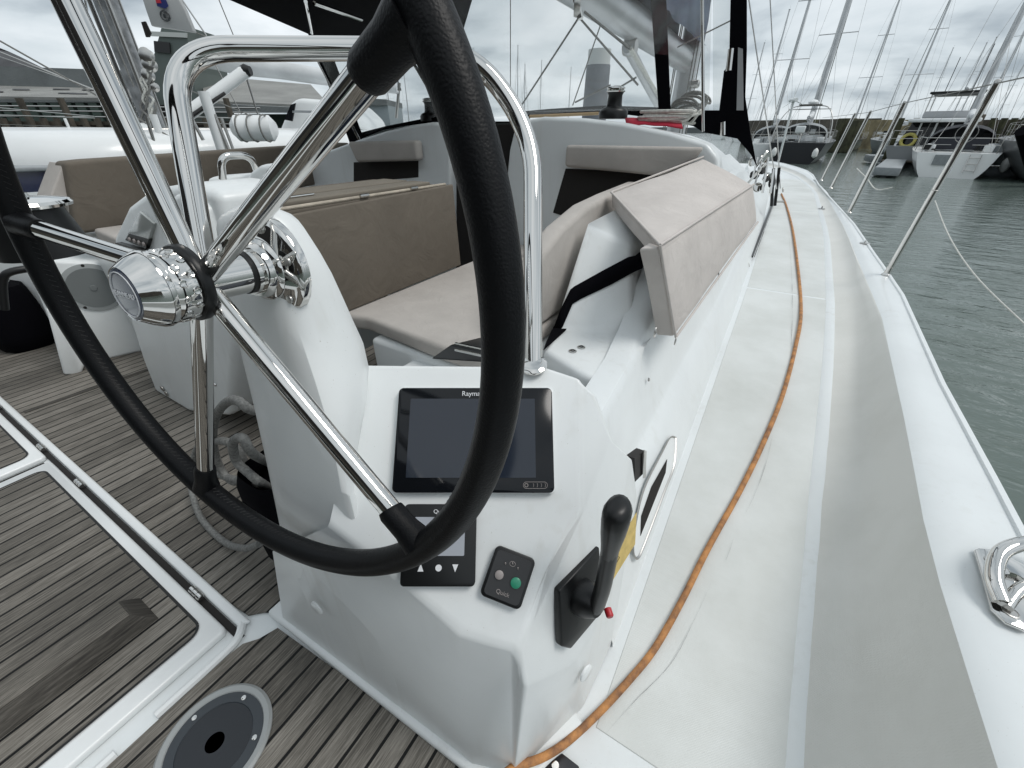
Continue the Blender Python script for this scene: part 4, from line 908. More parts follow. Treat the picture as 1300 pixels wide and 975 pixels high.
# port side coaming and locker with the round vent
La,Lb_=pz(85,469,0),pz(182,446,0); ln=(Lb_-La).cross(V((0,0,1))).normalized(); ln=ln if ln.y<0 else -ln
def LP(x,y): return pp(x,y,La,ln)
struct(MB().prism([LP(88,468),LP(184,446),LP(205,330),LP(150,335),LP(60,330),LP(30,332)],-ln*.35).build('port_coaming',GELC,smooth=0,bevel=.02,seg=3))
struct(MB().prism([V((-4.4,-2.4,0)),V((-4.12,-2.4,0)),V((-4.12,.50,0)),V((-3.62,.70,0)),V((-3.2,.95,0)),V((-3.3,2.3,0)),V((-4.0,2.3,0))],(0,0,.70)).build('port_coaming',GELC,smooth=0,bevel=.03,seg=3))
struct(MB().prism([V((-4.45,-2.6,-.8)),V((-4.3,-2.6,-.8)),V((-4.18,.7,-.8)),V((-3.4,3,-.8)),V((-3.0,9,-.8)),V((-1.7,13,-.8)),V((-3.2,9,-.8)),V((-4.1,3,-.8))],(0,0,1.2)).build('hull_side',GEL,smooth=0,bevel=.02))
pv_=thing('round_side_vent','round grey vent cover on the white port locker','vent',tuple(LP(119,365)))
c=LP(119,365)+ln*.001; MB().lathe([(.135,0),(.135,.006),(.118,.009)],c,ln,40).build('ring',mat('vent_grey',(.34,.36,.36),.5),pv_); MB().lathe([(.112,0),(.112,.011),(.016,.012),(.014,.016),(.002,.016)],c,ln,40).build('grille',mat('vent_dark_grey',(.17,.185,.185),.6,bump=.4,bump_scale=200),pv_)
for k in range(5): a=R(20+72*k); uu=ln.cross(V((0,0,1))).normalized(); MB().lathe([(.008,0),(.008,.003)],c+(uu*math.cos(a)+V((0,0,1))*math.sin(a))*.126+ln*.006,ln,10).build('screw',DARK,pv_)
# white leg between the bag and the locker
struct(MB().prism([LP(60,385)+ln*.1,LP(82,395)+ln*.1,LP(108,455)+ln*.1,LP(104,468)+ln*.1,LP(82,468)+ln*.1],-ln*.09).build('seat_leg',GELC,smooth=0,bevel=.012))
# black bag on the floor
bn=pz(38,468,0); bg_=thing('black_bag','large soft black bag slumped at the left edge of the cockpit','bag',tuple(bn))
rows=[]
dv=V((-.2,.35,0)); 
for z,s_ in ((0,.82),(.03,.95),(.10,1.0),(.25,1.0),(.36,.97),(.40,.9),(.41,.6)):
    r=[]
    for k in range(25):
        a=2*math.pi*k/24; sx=.20*s_*(abs(math.cos(a))**.6)*math.copysign(1,math.cos(a)); sy=.14*s_*(abs(math.sin(a))**.6)*math.copysign(1,math.sin(a)); nn_=.012*noise.noise(V((math.cos(a)*2,math.sin(a)*2,z*6)))
        c=pz(36,440,0)+V((-.06,.02,0)); r.append(c+V((sx+nn_,sy+nn_,z)))
    rows.append(r)
loft('body',rows,FAB,bg_); MB().tube(bez([rows[4][6]+V((0,0,.0)),rows[4][6]+V((.0,0,.10)),rows[4][8]+V((0,0,.11)),rows[4][10]],5),.008,8).build('handle',FAB,bg_)
tag(tube('black_hose',bez([LP(10,385)+ln*.12,LP(8,350)+ln*.12,LP(20,338)+ln*.12,LP(60,334)+ln*.1],6),.018,BLK,n=10),'curved black hose above the bag at the left edge','hose')
# port winch
P=pw(62,322,.98)
t=thing('port_winch','chrome-topped black winch beyond the left side of the wheel rim','winch',tuple(P))
MB().lathe([(.085,0),(.08,.03),(.072,.07),(.066,.10)],P,(0,0,1),28).build('drum',BLK,t)
MB().lathe([(.070,.101),(.086,.102),(.088,.108),(.084,.114),(.055,.119),(.022,.121),(.020,.130)],P,(0,0,1),28).build('top_plate',STEEL,t)
MB().tube([P+V((.03,-.07,.10)),P+V((.06,-.085,.08)),P+V((.03,-.09,.07))],.006,8).build('feeder',STEEL,t); MB().lathe([(.022,0),(.024,.01),(.020,.02)],P+V((-.14,-.03,.03)),(0,0,1),18).build('side_cap',STEELB,t)
# port helm console
pc=thing('port_helm_console','second white helm console on the port side, half hidden by the wheel hub','helm console',(-2.4,.6,0))
Yc=.60
c1=pz(197,498,0);c2=pz(240,524,0)
d1=(c2-c1).normalized(); cn_=V((d1.y,-d1.x,0)); cn_=cn_ if cn_.y<0 else -cn_
def PCn(x,y,lean=0): return pp(x,y,c1,(cn_+V((0,0,lean))).normalized())
ol=[PCn(197,498,.12),PCn(180,455,.12),PCn(163,400,.12),PCn(145,330,.12),PCn(143,300,.12),PCn(160,262,.12),PCn(188,240,.12),PCn(235,232,.12),PCn(275,245,.12),PCn(296,330,.12),PCn(298,420,.12),PCn(290,530,.12),PCn(255,527,.12),PCn(240,524,.12)]
MB().prism(ol,(.0,.25,0)).build('body',GELC,pc,smooth=0,bevel=.03,seg=4)
def hump(pts,dy,o,name='fairing'):
    return MB().prism([PCn(*q,.12)+o for q in pts],(.02,dy,0)).build(name,GELC,pc,smooth=0,bevel=.02,seg=3)
hump([(205,330),(203,250),(206,225),(216,216),(232,214),(245,330)],.10,-cn_*.30+V((0,0,.0)))
hump([(212,345),(222,260),(232,245),(248,242),(268,262),(290,330)],.10,cn_*.03)
for pl in ([(163,303),(181,268),(199,283),(190,315)],):
    MB().prism([PCn(*q,.12)+cn_*.012 for q in pl],-cn_*.02).build('display',mat('grey_lcd',(.32,.34,.33),.2,coat=1),pc,smooth=0,bevel=.002)
MB().prism([PCn(*q,.12)+cn_*.014 for q in [(164,304),(169,296),(194,303),(190,315)]],-cn_*.02).build('switch_panel',BLK,pc,smooth=0)
MB().prism([PCn(*q,.12)+cn_*.02 for q in [(150,313),(154,307),(196,318),(192,326)]],-cn_*.02).build('switch_panel',BLK,pc,smooth=0)
b_=MB()
for k in range(4): b_.lathe([(.009,0),(.007,.006)],PCn(171+6*k,303+2*k,.12)+cn_*.015,cn_,10)
b_.build('buttons',GREYB,pc)
for q in ((207,493),(212,499)): 
    m_=MB(); m_.lathe([(.016,0),(.016,.004),(.010,.006)],PCn(*q,.12)+cn_*.002,cn_,16); m_.build('drain_fitting',STEELB,pc)
MB().lathe([(.008,0),(.006,.004)],PCn(274,488,.12)+cn_*.002,cn_,12).build('stud',STEEL,pc)
# small U-shaped rail on the port console
ur=thing('small_handrail','small U-shaped polished handrail on the port side, behind the big rail','handrail',tuple(pw(283,225,1.75)))
pts=[pw(283,228,1.75),pw(280,206,1.75),pw(296,198,1.8),pw(318,201,1.85),pw(330,215,1.9)]
MB().tube(fillet([pts[0],pw(280,198,1.75),pw(318,197,1.85),pw(328,222,1.9)],.06,8),.013,12).build('tube',STEEL,ur,60)
struct(MB().prism([pw(262,226,1.85),pw(345,220,1.85),pw(352,262,1.85),pw(352,330,1.85),pw(262,330,1.85)],(-.1,.10,0)).build('seat_moulding',GELC,smooth=0,bevel=.02))
tag(MB().box(tuple(pw(285,236,1.74)),(.10,.05,.012)).build('grey_tray',GREYP,smooth=0,bevel=.004),'small grey tray lying below the U-shaped handrail','tray')
# black rope bag and rope against the port side of the console
rb=thing('rope_bag','black rope bag stuffed beside the helm console base','rope bag',(-.98,.45,0))
rows=[]
for z,s_ in ((0.02,.9),(.1,1),(.25,1.02),(.38,.98),(.42,.9)):
    rows.append([V((-.985+.10*s_*math.copysign(abs(math.cos(a))**.5,math.cos(a)),.46+.17*s_*math.copysign(abs(math.sin(a))**.5,math.sin(a)),z)) for a in np.linspace(0,2*math.pi,29)])
loft('body',rows,FAB,rb)
MB().tube([V((-.9,.27,.33)),V((-.86,.3,.335))],.004,6).build('toggle',STEEL,rb)
def qy(x,y,Y=.36): return py(x,y,Y)
rp=[py(362,530,.50),qy(340,522,.42)]+[qy(*q,.36) for q in [(318,520),(300,508),(284,514),(272,535),(271,565),(280,595),(297,612),(312,600),(302,572),(285,560),(268,565),(262,590),(285,605),(318,612),(330,615)]]+[qy(352,622,.42)]
tag(tube('rope',bez(rp,6),.0115,ROPE,n=10),'grey flecked rope looped over the top of the rope bag','rope')
rp=[qy(345,590,.42)]+[qy(*q,.33) for q in [(320,575),(308,556),(296,562),(300,585),(315,600),(330,612)]]+[qy(352,625,.42)]
tag(tube('rope',bez(rp,6),.0115,ROPE,n=10),'short inner loop of grey rope in front of the rope bag','rope')
fl0=lambda p:V((p.x,p.y,max(p.z,.014)))
rp=[py(255,560,.40),py(246,580,.38),py(242,610,.34),py(248,640,.30),py(262,668,.28),py(285,688,.27),py(310,696,.27),py(330,690,.28)]
rp=[fl0(p) for p in rp]
tag(tube('rope',bez(rp,6),.0105,ROPE,n=10),'hanging tail of grey rope that loops below the wheel rim','rope')

for (x,y),lb in (((1043,265),'small dark pad eye set in the foredeck ahead of the orange line'),((1098,309),'small steel pad eye on the gunwale between the two nearest stanchions')):
    P=pdk(x,y,zd if x<1050 else zg,.008); t=thing('pad_eye',lb,'deck fitting',tuple(P)); m_=MB(); m_.lathe([(.035,0),(.033,.005)],P,(0,0,1),16); m_.build('base',STEELB,t); MB().tube([P+V((0,.02*math.cos(a),.022*math.sin(a)+.004)) for a in np.linspace(0,math.pi,9)],.004,6).build('ring',STEEL if x>1050 else BLK,t)
# ================================================================ beyond the boat: water, quays, yachts
NV=V((-math.sin(YAW),math.cos(YAW),0)); LV=V((math.cos(YAW),math.sin(YAW),0)); VD=V((0,0,-1))*math.sin(PIT)+NV*math.cos(PIT)
def pv(x,y,d): return pp(x,y,C0+NV*d,NV)          # vertical plane at horizontal distance d ahead
Rr=900
mb=MB(); nx=24
mb.add([(-Rr,-Rr,ZW),(Rr,-Rr,ZW),(Rr,Rr,ZW),(-Rr,Rr,ZW)],[(0,1,2,3)])
struct(mb.build('water',WATER,smooth=0))
def hullmesh(L,B,Fr,transom=.8,rake=.1,n=16,flare=.92,bowf=1.25,sect=8):
    """closed hull, stern at y=0, bow at y=L, waterline z=0"""
    rows=[]
    for i in range(n+1):
        s=i/n; y=L*s
        hb=B/2*(transom+(1-transom)*math.sin(min(1,s/.45)*math.pi/2)) if s<.45 else B/2*max(.015,1-((s-.45)/.55)**2.3)
        F=Fr*(1+(bowf-1)*s*s); r=[]
        for j in range(-sect,sect+1):
            u=j/sect; a=abs(u)
            z=-.25+(F+.25)*(a**2.4 if a<1 else 1); x=math.copysign(hb*(a**.5)*(flare+(1-flare)*a),u)
            yy=y-(0 if s>.02 else rake*0)+ (rake*(z/F) if s<.02 else 0) + (.06*L*(z/F)*s**6)
            r.append(V((x,yy,z)))
        rows.append(r)
    m=2*sect+1; v=[p for r in rows for p in r]; f=[]
    for i in range(n):
        for j in range(m-1): f.append((i*m+j,i*m+j+1,(i+1)*m+j+1,(i+1)*m+j))
        f.append((i*m,(i+1)*m,(i+1)*m+m-1,i*m+m-1))
    f.append(tuple(range(m))); f.append(tuple(range(n*m,n*m+m)))
    return v,f
def yacht(label,P,yaw,L=11,B=3.7,Fr=1.15,hm=None,mast=15,mr=.10,cat='yacht',hood=BLK,spr=(.42,.68),boom=True,fend=0,arch=False,group='yachts moored in the harbour',name='sailing_yacht',sail=SAIL,step=.58,rails=True,cover=None):
    t=thing(name,label,cat,(0,0,0),group); hm=hm or WHITE
    v,f=hullmesh(L,B,Fr); mesh('hull',v,f,hm,t,45)
    m=MB(); w_=B*.32
    m.add([(-w_,L*.30,Fr),(w_,L*.30,Fr),(w_*.95,L*.30,Fr+.45),(-w_*.95,L*.30,Fr+.45),(-w_*.35,L*.80,Fr+.1),(w_*.35,L*.80,Fr+.1),(w_*.8,L*.62,Fr+.42),(-w_*.8,L*.62,Fr+.42)],[(0,1,2,3),(3,2,6,7),(7,6,5,4),(1,5,6,2),(0,3,7,4)]); m.build('coachroof',WHITE,t,smooth=0,bevel=.06)
    m=MB()
    for s in(-1,1): m.prism([V((s*w_*.99,L*.34,Fr+.16)),V((s*w_*.86,L*.58,Fr+.16)),V((s*w_*.84,L*.58,Fr+.34)),V((s*w_*.975,L*.34,Fr+.34))],(s*.01,0,0))
    m.build('cabin_window',BLKG,t,smooth=0)
    # transom step, wheel, cockpit coaming
    if hood:
        rows=[]
        for yy,hh,ww in ((L*.255,.95,.95),(L*.29,1.08,.98),(L*.33,.85,1.0),(L*.37,.45,.9)):
            rows.append([V((w_*1.15*ww*math.cos(a),yy,Fr+.1+hh*max(0,math.sin(a))**.6)) for a in np.linspace(0,math.pi,15)])
        loft('sprayhood',rows,hood,t,60)
    m=MB()
    for s in (-1,1): m.tube([(s*B*.36,.15,Fr),(s*B*.36,.15,Fr+.6),(s*B*.44,L*.16,Fr+.62),(s*B*.44,L*.16,Fr)],.018,6)
    m.tube([(-B*.36,.15,Fr+.6),(-B*.1,.1,Fr+.6)],.018,6); m.tube([(B*.36,.15,Fr+.6),(B*.1,.1,Fr+.6)],.018,6); m.tube([(-B*.1,.1,Fr+.6),(B*.1,.1,Fr+.6)],.008,6); m.tube([(-B*.36,.15,Fr+.33),(-B*.1,.1,Fr+.33)],.012,6); m.tube([(B*.36,.15,Fr+.33),(B*.1,.1,Fr+.33)],.012,6); m.build('pushpit',STEELB,t)
    if rails:
        for s in(-1,1):
            m=MB(); pr=None
            for k in range(6):
                q=.2+.14*k; hb=B/2*(.8+.2*math.sin(min(1,q/.45)*math.pi/2)) if q<.45 else B/2*max(.015,1-((q-.45)/.55)**2.3)
                a=V((s*hb*.96,L*q,Fr*(1+.25*q*q))); b=a+V((0,0,.6)); m.tube([a,b],.014,6)
                if pr: m.tube([pr,b],.006,5); m.tube([pr-V((0,0,.3)),b-V((0,0,.3))],.005,5)
                pr=b
            m.build('lifelines',STEELB,t)
    if mast:
        y=L*step; m=MB().tube([(0,y,Fr+.3),(0,y,Fr+mast)],[mr,mr*.8],10); sp=m.build('mast',ALU,t)
        m=MB()
        for k in spr:
            z=Fr+mast*k; m.tube([(-B*.36*(1.2-k),y-.1,z),(B*.36*(1.2-k),y-.1,z)],.03,6)
        m.build('spreaders',ALU,sp)
        m=MB(); r_=.009
        for s in(-1,1):
            m.tube([(s*B*.45,y-.1,Fr),(s*B*.36*(1.2-spr[0]),y-.1,Fr+mast*spr[0]),(s*B*.36*(1.2-spr[1]),y-.1,Fr+mast*spr[1]),(0,y,Fr+mast*.97)],r_,5)
            m.tube([(s*B*.40,y-.3,Fr),(0,y,Fr+mast*spr[0])],r_,5); m.tube([(s*B*.3,.1,Fr),(0,L*.2,Fr+mast*.25)],r_,5)
        m.tube([(0,L*.2,Fr+mast*.25),(0,y,Fr+mast)],r_,5); m.tube([(0,L*1.0,Fr*1.2),(0,y,Fr+mast*.95)],.03,6)
        m.build('rigging',STEELB,t)
        m=MB(); m.tube([(0,y,Fr+mast+.0),(0.05,y,Fr+mast+.5)],.008,5); m.box((0,y,Fr+mast+.06),(.25,.1,.06)); m.build('masthead_aerial',BLK,t)
        if boom:
            MB().tube([(0,y-.1,Fr+1.25),(0,L*.2,Fr+1.35)],.08,8).build('boom',ALU,t)
            MB().tube([(0,y-.15,Fr+1.75),(0,y-.8,Fr+1.55),(0,L*.22,Fr+1.48)],[.16,.17,.10],10).build('sail_cover',sail,t)
    random.seed(int(abs(P.x*7+P.y*3)))
    for nm_,mt_,cnt in (('deck_box',WHITE,5),('deck_locker',GREYP,4),('folded_cover',BLK,5)):
        for k in range(cnt if rails else 0):
            m=MB()
            q=random.uniform(.03,.62); x=random.uniform(-.33,.33)*B; sz=(random.uniform(.08,.45),random.uniform(.1,.6),random.uniform(.06,.32)); m.box((x,L*q,Fr+.08+sz[2]/2+(.42 if q>.3 and abs(x)<w_ else 0)),sz,Matrix.Rotation(random.uniform(-.5,.5),3,'Z')); m.build(nm_,mt_,t,smooth=0)
    m=MB(); m.tube([(0,.9,Fr),(0,.95,Fr+.75)],.05,8); m.tube([(0+.38*math.cos(a),.86,Fr+.78+.38*math.sin(a)) for a in np.linspace(0,2*math.pi,17)[:-1]],.015,5,closed=True); m.build('wheel_pedestal',STEELB,t)
    m=MB().prism([V((-B*.34,L*.1,Fr)),V((-B*.24,L*.1,Fr)),V((-B*.26,L*.3,Fr)),V((-B*.34,L*.3,Fr))],(0,0,.32)); m.build('coaming',WHITE,t,smooth=0,bevel=.04); m=MB().prism([V((B*.34,L*.1,Fr)),V((B*.24,L*.1,Fr)),V((B*.26,L*.3,Fr)),V((B*.34,L*.3,Fr))],(0,0,.32)); m.build('coaming',WHITE,t,smooth=0,bevel=.04)
    if fend:
        for k in range(fend):
            q=.10+.0*k; x=-B*.30+k*(B*.6/max(1,fend-1)); f_=MB().lathe([(.05,-.3),(.16,-.2),(.18,0),(.14,.16),(.03,.28)],(x,-.18,Fr*.55),(0,0,1),14); f_.build('fender',FEND,t)
    if arch:
        a=MB()
        for s in(-1,1): a.tube(bez([(s*B*.42,.3,Fr),(s*B*.38,.7,Fr+1.2),(s*B*.25,1.2,Fr+2.0),(0,1.3,Fr+2.1)],5),.03,8)
        a.tube([(-B*.3,1.1,Fr+1.9),(B*.3,1.1,Fr+1.9)],.025,8); a.box((0,1.1,Fr+2.15),(1.3,.7,.05)); a.build('arch',STEELB,t)
        MB().lathe([(.05,-.02),(.28,0),(.3,.1),(.2,.2),(.02,.24)],(.1,1.2,Fr+2.2),(0,0,1),16).build('radar_dome',WHITE,t)
        MB().box((-.1,.4,Fr+.75),(.55,.35,.42)).build('life_raft',WHITE,t,smooth=0,bevel=.05)
    t.location=P; t.rotation_euler=(0,0,yaw)
    return t
def wl(x,y): return pz(x,y,ZW)
def heading(P,k=0): d=P-C0; return -math.atan2(d.x,d.y)+k
# white-transom yacht
P=wl(1200,226); dep=(P-C0).dot(VD); Bw=95*dep/FX
tw=yacht('white sailing yacht showing its broad scooped transom with swim ladder to the camera',P,heading(P,R(2)),L=12.5,B=Bw,Fr=Bw*.29,hm=mat('bright_white_paint',(.88,.89,.88),.3,coat=.3),mast=17,mr=.13,hood=mat('dark_grey_canvas',(.03,.033,.04),.8),boom=True,step=.5)
n0=len(tw.children); m=MB(); Fw=Bw*.29
m.box((-Bw*.12,.04,Fw*.72),(Bw*.17,.1,Fw*.40)); m.build('transom_gate',GREYP,tw,smooth=0)
m=MB()
for s in (0,1): m.tube([(Bw*.13+s*.38,-.06,.25),(Bw*.13+s*.38,.04,Fw*.95)],.018,6)
for k in range(4): m.tube([(Bw*.13,-.05+.02*k,.35+.26*k),(Bw*.13+.38,-.05+.02*k,.35+.26*k)],.015,6)
m.build('swim_ladder',STEELB,tw)
m=MB().box((0,L_:=2.4,Fw+.35),(Bw*.55,1.2,.5)); m.build('cockpit_cover',mat('dark_blue_canvas',(.02,.022,.03),.8),tw,smooth=0,bevel=.05)
for o in tw.children: o.matrix_parent_inverse=Matrix()
# dark-hulled cruiser with arch and turbine
P=wl(1004,208); dep=(P-C0).dot(VD)
dk=yacht('dark-hulled cruising yacht with two round white fenders and a stern arch',P+V((0,0,0)),heading(P,R(-4)),L=12,B=74*dep/FX,Fr=.72*40*dep/FX/1.25,hm=mat('charcoal_hull',(.02,.021,.024),.3),mast=15,mr=.20,hood=GREYP,fend=2,arch=True,step=.45)
wt=thing('wind_turbine','small white wind turbine on a pole above the dark-hulled yacht','wind turbine',tuple(wl(1012,205)),)
q0=pv(1001,165,24); q1=pv(1008,127,24); MB().tube([q0-V((0,0,2.0)),q1],.05,8).build('pole',WHITE,wt); MB().tube([q1-NV*.2,q1+NV*.3],.09,8).build('hub',WHITE,wt)
for a in (R(100),R(215),R(340)):
    u=LV*math.cos(a)+V((0,0,1))*math.sin(a); MB().tube([q1,q1+u*.28,q1+u*.55],[.05,.045,.015],6,flat=.35).build('blade',WHITE,wt)
# flybridge motor yacht
P=wl(1168,214); 
def motor(P,yaw):
    t=thing('motor_yacht','white flybridge motor yacht with dark wraparound cabin windows and yellow life rings','motor yacht',(0,0,0)); d=(P-C0).dot(VD); k=d/FX
    B_=92*k; F_=24*k
    v,f=hullmesh(13,B_,F_,transom=.95); mesh('hull',v,f,mat('pewter_hull',(.20,.21,.215),.3),t,45)
    h=B_/2
    MB().add([(-h*.82,1.8,F_),(h*.82,1.8,F_),(h*.66,1.9,F_+26*k),(-h*.66,1.9,F_+26*k),(-h*.75,9,F_),(h*.75,9,F_),(h*.55,7,F_+26*k),(-h*.55,7,F_+26*k)],[(0,1,2,3),(1,5,6,2),(5,4,7,6),(4,0,3,7)]).build('cabin',BLKG,t,smooth=0,bevel=.04)
    MB().prism([V((-h*.74,.9,F_+26*k)),V((h*.74,.9,F_+26*k)),V((h*.60,7.4,F_+26*k)),V((-h*.60,7.4,F_+26*k))],(0,0,4*k)).build('roof',WHITE,t,smooth=0,bevel=.06)
    m=MB()
    for x in (-.45,-.12,.2,.5): m.box((h*x,1.78,F_+13*k),(.09,.05,25*k))
    m.build('window_post',WHITE,t,smooth=0)
    MB().prism([V((-h*.52,2.0,F_+30*k)),V((h*.5,2.0,F_+30*k)),V((h*.4,6.4,F_+30*k)),V((-h*.42,6.4,F_+30*k))],(0,0,8*k)).build('flybridge',mat('pale_canvas',(.42,.43,.44),.7),t,smooth=0,bevel=.1)
    m=MB()
    for x in (-.50,.5):
        for y in (2.1,5): m.tube([(h*x,y,F_+32*k),(h*x*1.02,y+.1,F_+56*k)],.03,6)
    m.build('bimini_frame',STEELB,t)
    MB().prism([V((-h*.56,1.8,F_+56*k)),V((h*.56,1.8,F_+56*k)),V((h*.5,5.6,F_+56*k)),V((-h*.5,5.6,F_+56*k))],(0,0,2.5*k)).build('bimini',BLK,t,smooth=0,bevel=.04)
    MB().box((h*.12,3.2,F_+62*k),(.16,1.2,.12),Matrix.Rotation(R(35),3,'Y')).build('radar_scanner',WHITE,t,smooth=0,bevel=.03)
    m=MB()
    for x,hh in ((-.3,1.7),(.25,2.2)): m.tube([(h*x,3,F_+58*k),(h*x,3,F_+58*k+hh)],.02,6)
    m.build('aerial',BLK,t)
    for x in (-.58,.58): MB().tube([(h*x+.33*math.cos(a),1.6,F_+6*k+.33*math.sin(a)) for a in np.linspace(0,2*math.pi,19)[:-1]],.09,8,closed=True).build('life_ring',YROPE,t)
    m=MB(); 
    for s in(-1,1): m.tube([(s*h*.9,.1,F_),(s*h*.9,.1,F_+.8),(s*h*.3,.1,F_+.8),(s*h*.3,.1,F_)],.02,6); m.tube([(s*h*.9,.1,F_+.4),(s*h*.3,.1,F_+.4)],.015,6)
    m.build('stern_rail',STEELB,t)
    MB().box((0,-.25,.35),(B_*.9,.7,.10)).build('swim_platform',TIMB,t,smooth=0,bevel=.03)
    t.location=P; t.rotation_euler=(0,0,yaw)
motor(P,heading(P,R(-3)))
# grey yacht at the right edge with windscreen frame
P=wl(1400,238)
yacht('grey cruiser at the right edge with a curved windscreen hoop and dinghies astern',P,heading(P,R(8)),L=10,B=7.2,Fr=1.55,hm=mat('slate_hull',(.10,.105,.11),.4),mast=14,mr=.12,hood=mat('smoked_canvas',(.05,.055,.06),.4),step=.5)
dn=thing('dinghy','small grey covered dinghy hanging at the stern, right of the white transom','dinghy',tuple(wl(1262,226)))
a=wl(1262,224); MB().box(tuple(a+V((0,0,.95))),(2.0,1.0,.9),Matrix.Rotation(heading(a),3,'Z')).build('cover',GREYP,dn,smooth=0,bevel=.12,seg=3); MB().tube(bez([a+LV*-1.1+V((0,0,.25)),a+NV*-.6+V((0,0,.2)),a+LV*1.3+V((0,0,.25))],5),.24,10).build('tube',mat('grey_tube',(.3,.32,.34),.5),dn); MB().lathe([(.05,-.35),(.17,-.2),(.18,.1),(.05,.3)],a+LV*-.7+NV*-.9+V((0,0,.6)),(0,0,1),12).build('fender',FEND,dn)
# more sailing boats farther away
far=[(978,196,34,'light-hulled yacht directly beside the shrouds, left of the dark-hulled one',WHITE,13,.10,3),(1060,198,52,'navy yacht half hidden behind the farthest stanchions',NAVY,14,.10,-6),(1138,205,44,'low grey motorsailer between the stanchions',GREYP,13,.09,10),(940,176,95,'distant yacht seen just above the bow, left of the rigging',WHITE,15,.12,0),(965,178,80,'distant yacht with a raked pair of masts by the shroud wires',WHITE,17,.13,8),(1222,182,62,'yacht whose mast stands behind the flybridge boat',WHITE,16,.13,-5),(1285,190,58,'yacht moored behind the grey cruiser at the right',WHITE,17,.13,5),(1310,185,75,'distant yacht at the far right by the timber wall',WHITE,17,.13,0)]
for x,y,d,lb,hm,mh,mr,hd in far:
    P=pv(x,y,d); P.z=ZW; yacht(lb,P,heading(P,R(hd)),L=11,B=3.8,Fr=1.1,hm=hm,mast=mh,mr=mr,hood=GREYP if hd%2 else None)
# masts seen over the cabin through the clear window, boats behind
for i,(x,d) in enumerate([(655,120),(667,105),(673,115),(690,135),(505,95),(516,100),(523,110),(462,90),(718,150),(910,120),(1105,100),(1150,110),(1188,85),(1200,90),(1212,95),(1265,100)]):
    P=pv(x,175,d); P.z=ZW
    yacht(['distant white yacht, one of the far row beyond the cabin top'][0] if False else 'far-off white yacht in the row of masts, at %s'%(['the left of the thin vertical line','the thin vertical line','the right of the thin vertical line','the foot of the port bridle line','the boom end of the port neighbour','the right of the port neighbour boom','the left of the port cabin winch','the port dodger','the grey tower foot','the black side panel of the canopy','the farthest stanchion top','the second stanchion top','the flybridge antenna','the flybridge bimini','the nearest stanchion top','the timber wall'][i]),P,heading(P,R((i*37)%40-20)),L=11,B=3.6,Fr=1.1,mast=13+(i*3)%5,mr=.11,hood=None,rails=False,group='far row of masted yachts')
# round grey tower with a white top
tt=thing('round_tower','round grey tower with a white cap, seen through the clear window above the winch','tower',tuple(pv(752,160,110)))
a=pv(753,160,110); k=110/FX; a.z=ZW; zt0=pv(754,83,110).z; zt1=pv(755,63,110).z; rr_=(pv(770,110,110)-pv(740,110,110)).length/2
MB().lathe([(rr_*1.08,0),(rr_*.98,zt0-ZW)],a,(0,0,1),24).build('shaft',mat('steel_cladding',(.17,.18,.20),.6,noise_amt=.25,noise_scale=.15),tt)
MB().lathe([(rr_*.92,0),(rr_*.92,zt1-zt0)],V((a.x,a.y,zt0)),(0,0,1),24).build('cap',mat('pale_cladding',(.6,.61,.6),.6),tt)
# ---------------- quays and walls on the right
def wall(name,label,cat,x0,x1,ytop,d0,d1,m,th=3,ytop1=None,zb=ZW-.1,kind=None,group=None):
    a=pv(x0,ytop,d0); b=pv(x1,ytop1 or ytop,d1); n=V((-(b-a).y,(b-a).x,0)).normalized()*th
    if n.dot(NV)<0:n=-n
    o=MB().prism([V((a.x,a.y,zb)),V((b.x,b.y,zb)),b,a],n).build(name,m,None,smooth=0)
    if kind: o['kind']=kind
    else: tag(o,label,cat,group)
    return o
wall('harbour_wall','long dark harbour wall behind the moored boats','wall',955,1120,153,75,72,STONE,ytop1=150)
wall('harbour_wall','yellowish stone quay wall left of the motor yacht','wall',1104,1245,152,58,58,mat('lichen_stone',(.20,.17,.10),.9,noise_amt=.6,noise_scale=.7))
wall('timber_wall','weathered timber piled wall at the far right','wall',1252,1420,152,52,52,TIMB,ytop1=150)
for i in range(9):
    x=1262+i*13; a=pv(x,152,51.4); P=pv(x,152,51.2); o=MB().tube([V((a.x,a.y,ZW)),a+V((0,0,.15))],.28,8).build('pile',WEED); tag(o,['leftmost','second','third','fourth','fifth','sixth','seventh','eighth','ninth'][i]+' round timber pile from the left along the piled wall','pile','piles of the timber wall')
for i,(x,w_,y0) in enumerate([(1247,13,145),(1082,16,150),(1094,8,152),(1035,10,152)]):
    a=pv(x-w_/2,y0,50-3*i*.5); b=pv(x+w_/2,y0,50-3*i*.5); o=MB().prism([V((a.x,a.y,ZW)),V((b.x,b.y,ZW)),b,a],NV*1.2).build('dolphin',WEED if i else TIMB,smooth=0,bevel=.08); tag(o,['brown brick pier between the yachts and the timber wall','dark weedy dock pier behind the third stanchion','narrow dark dock pier beside the weedy one','dark dock pier behind the dark-hulled yacht'][i],'pier')
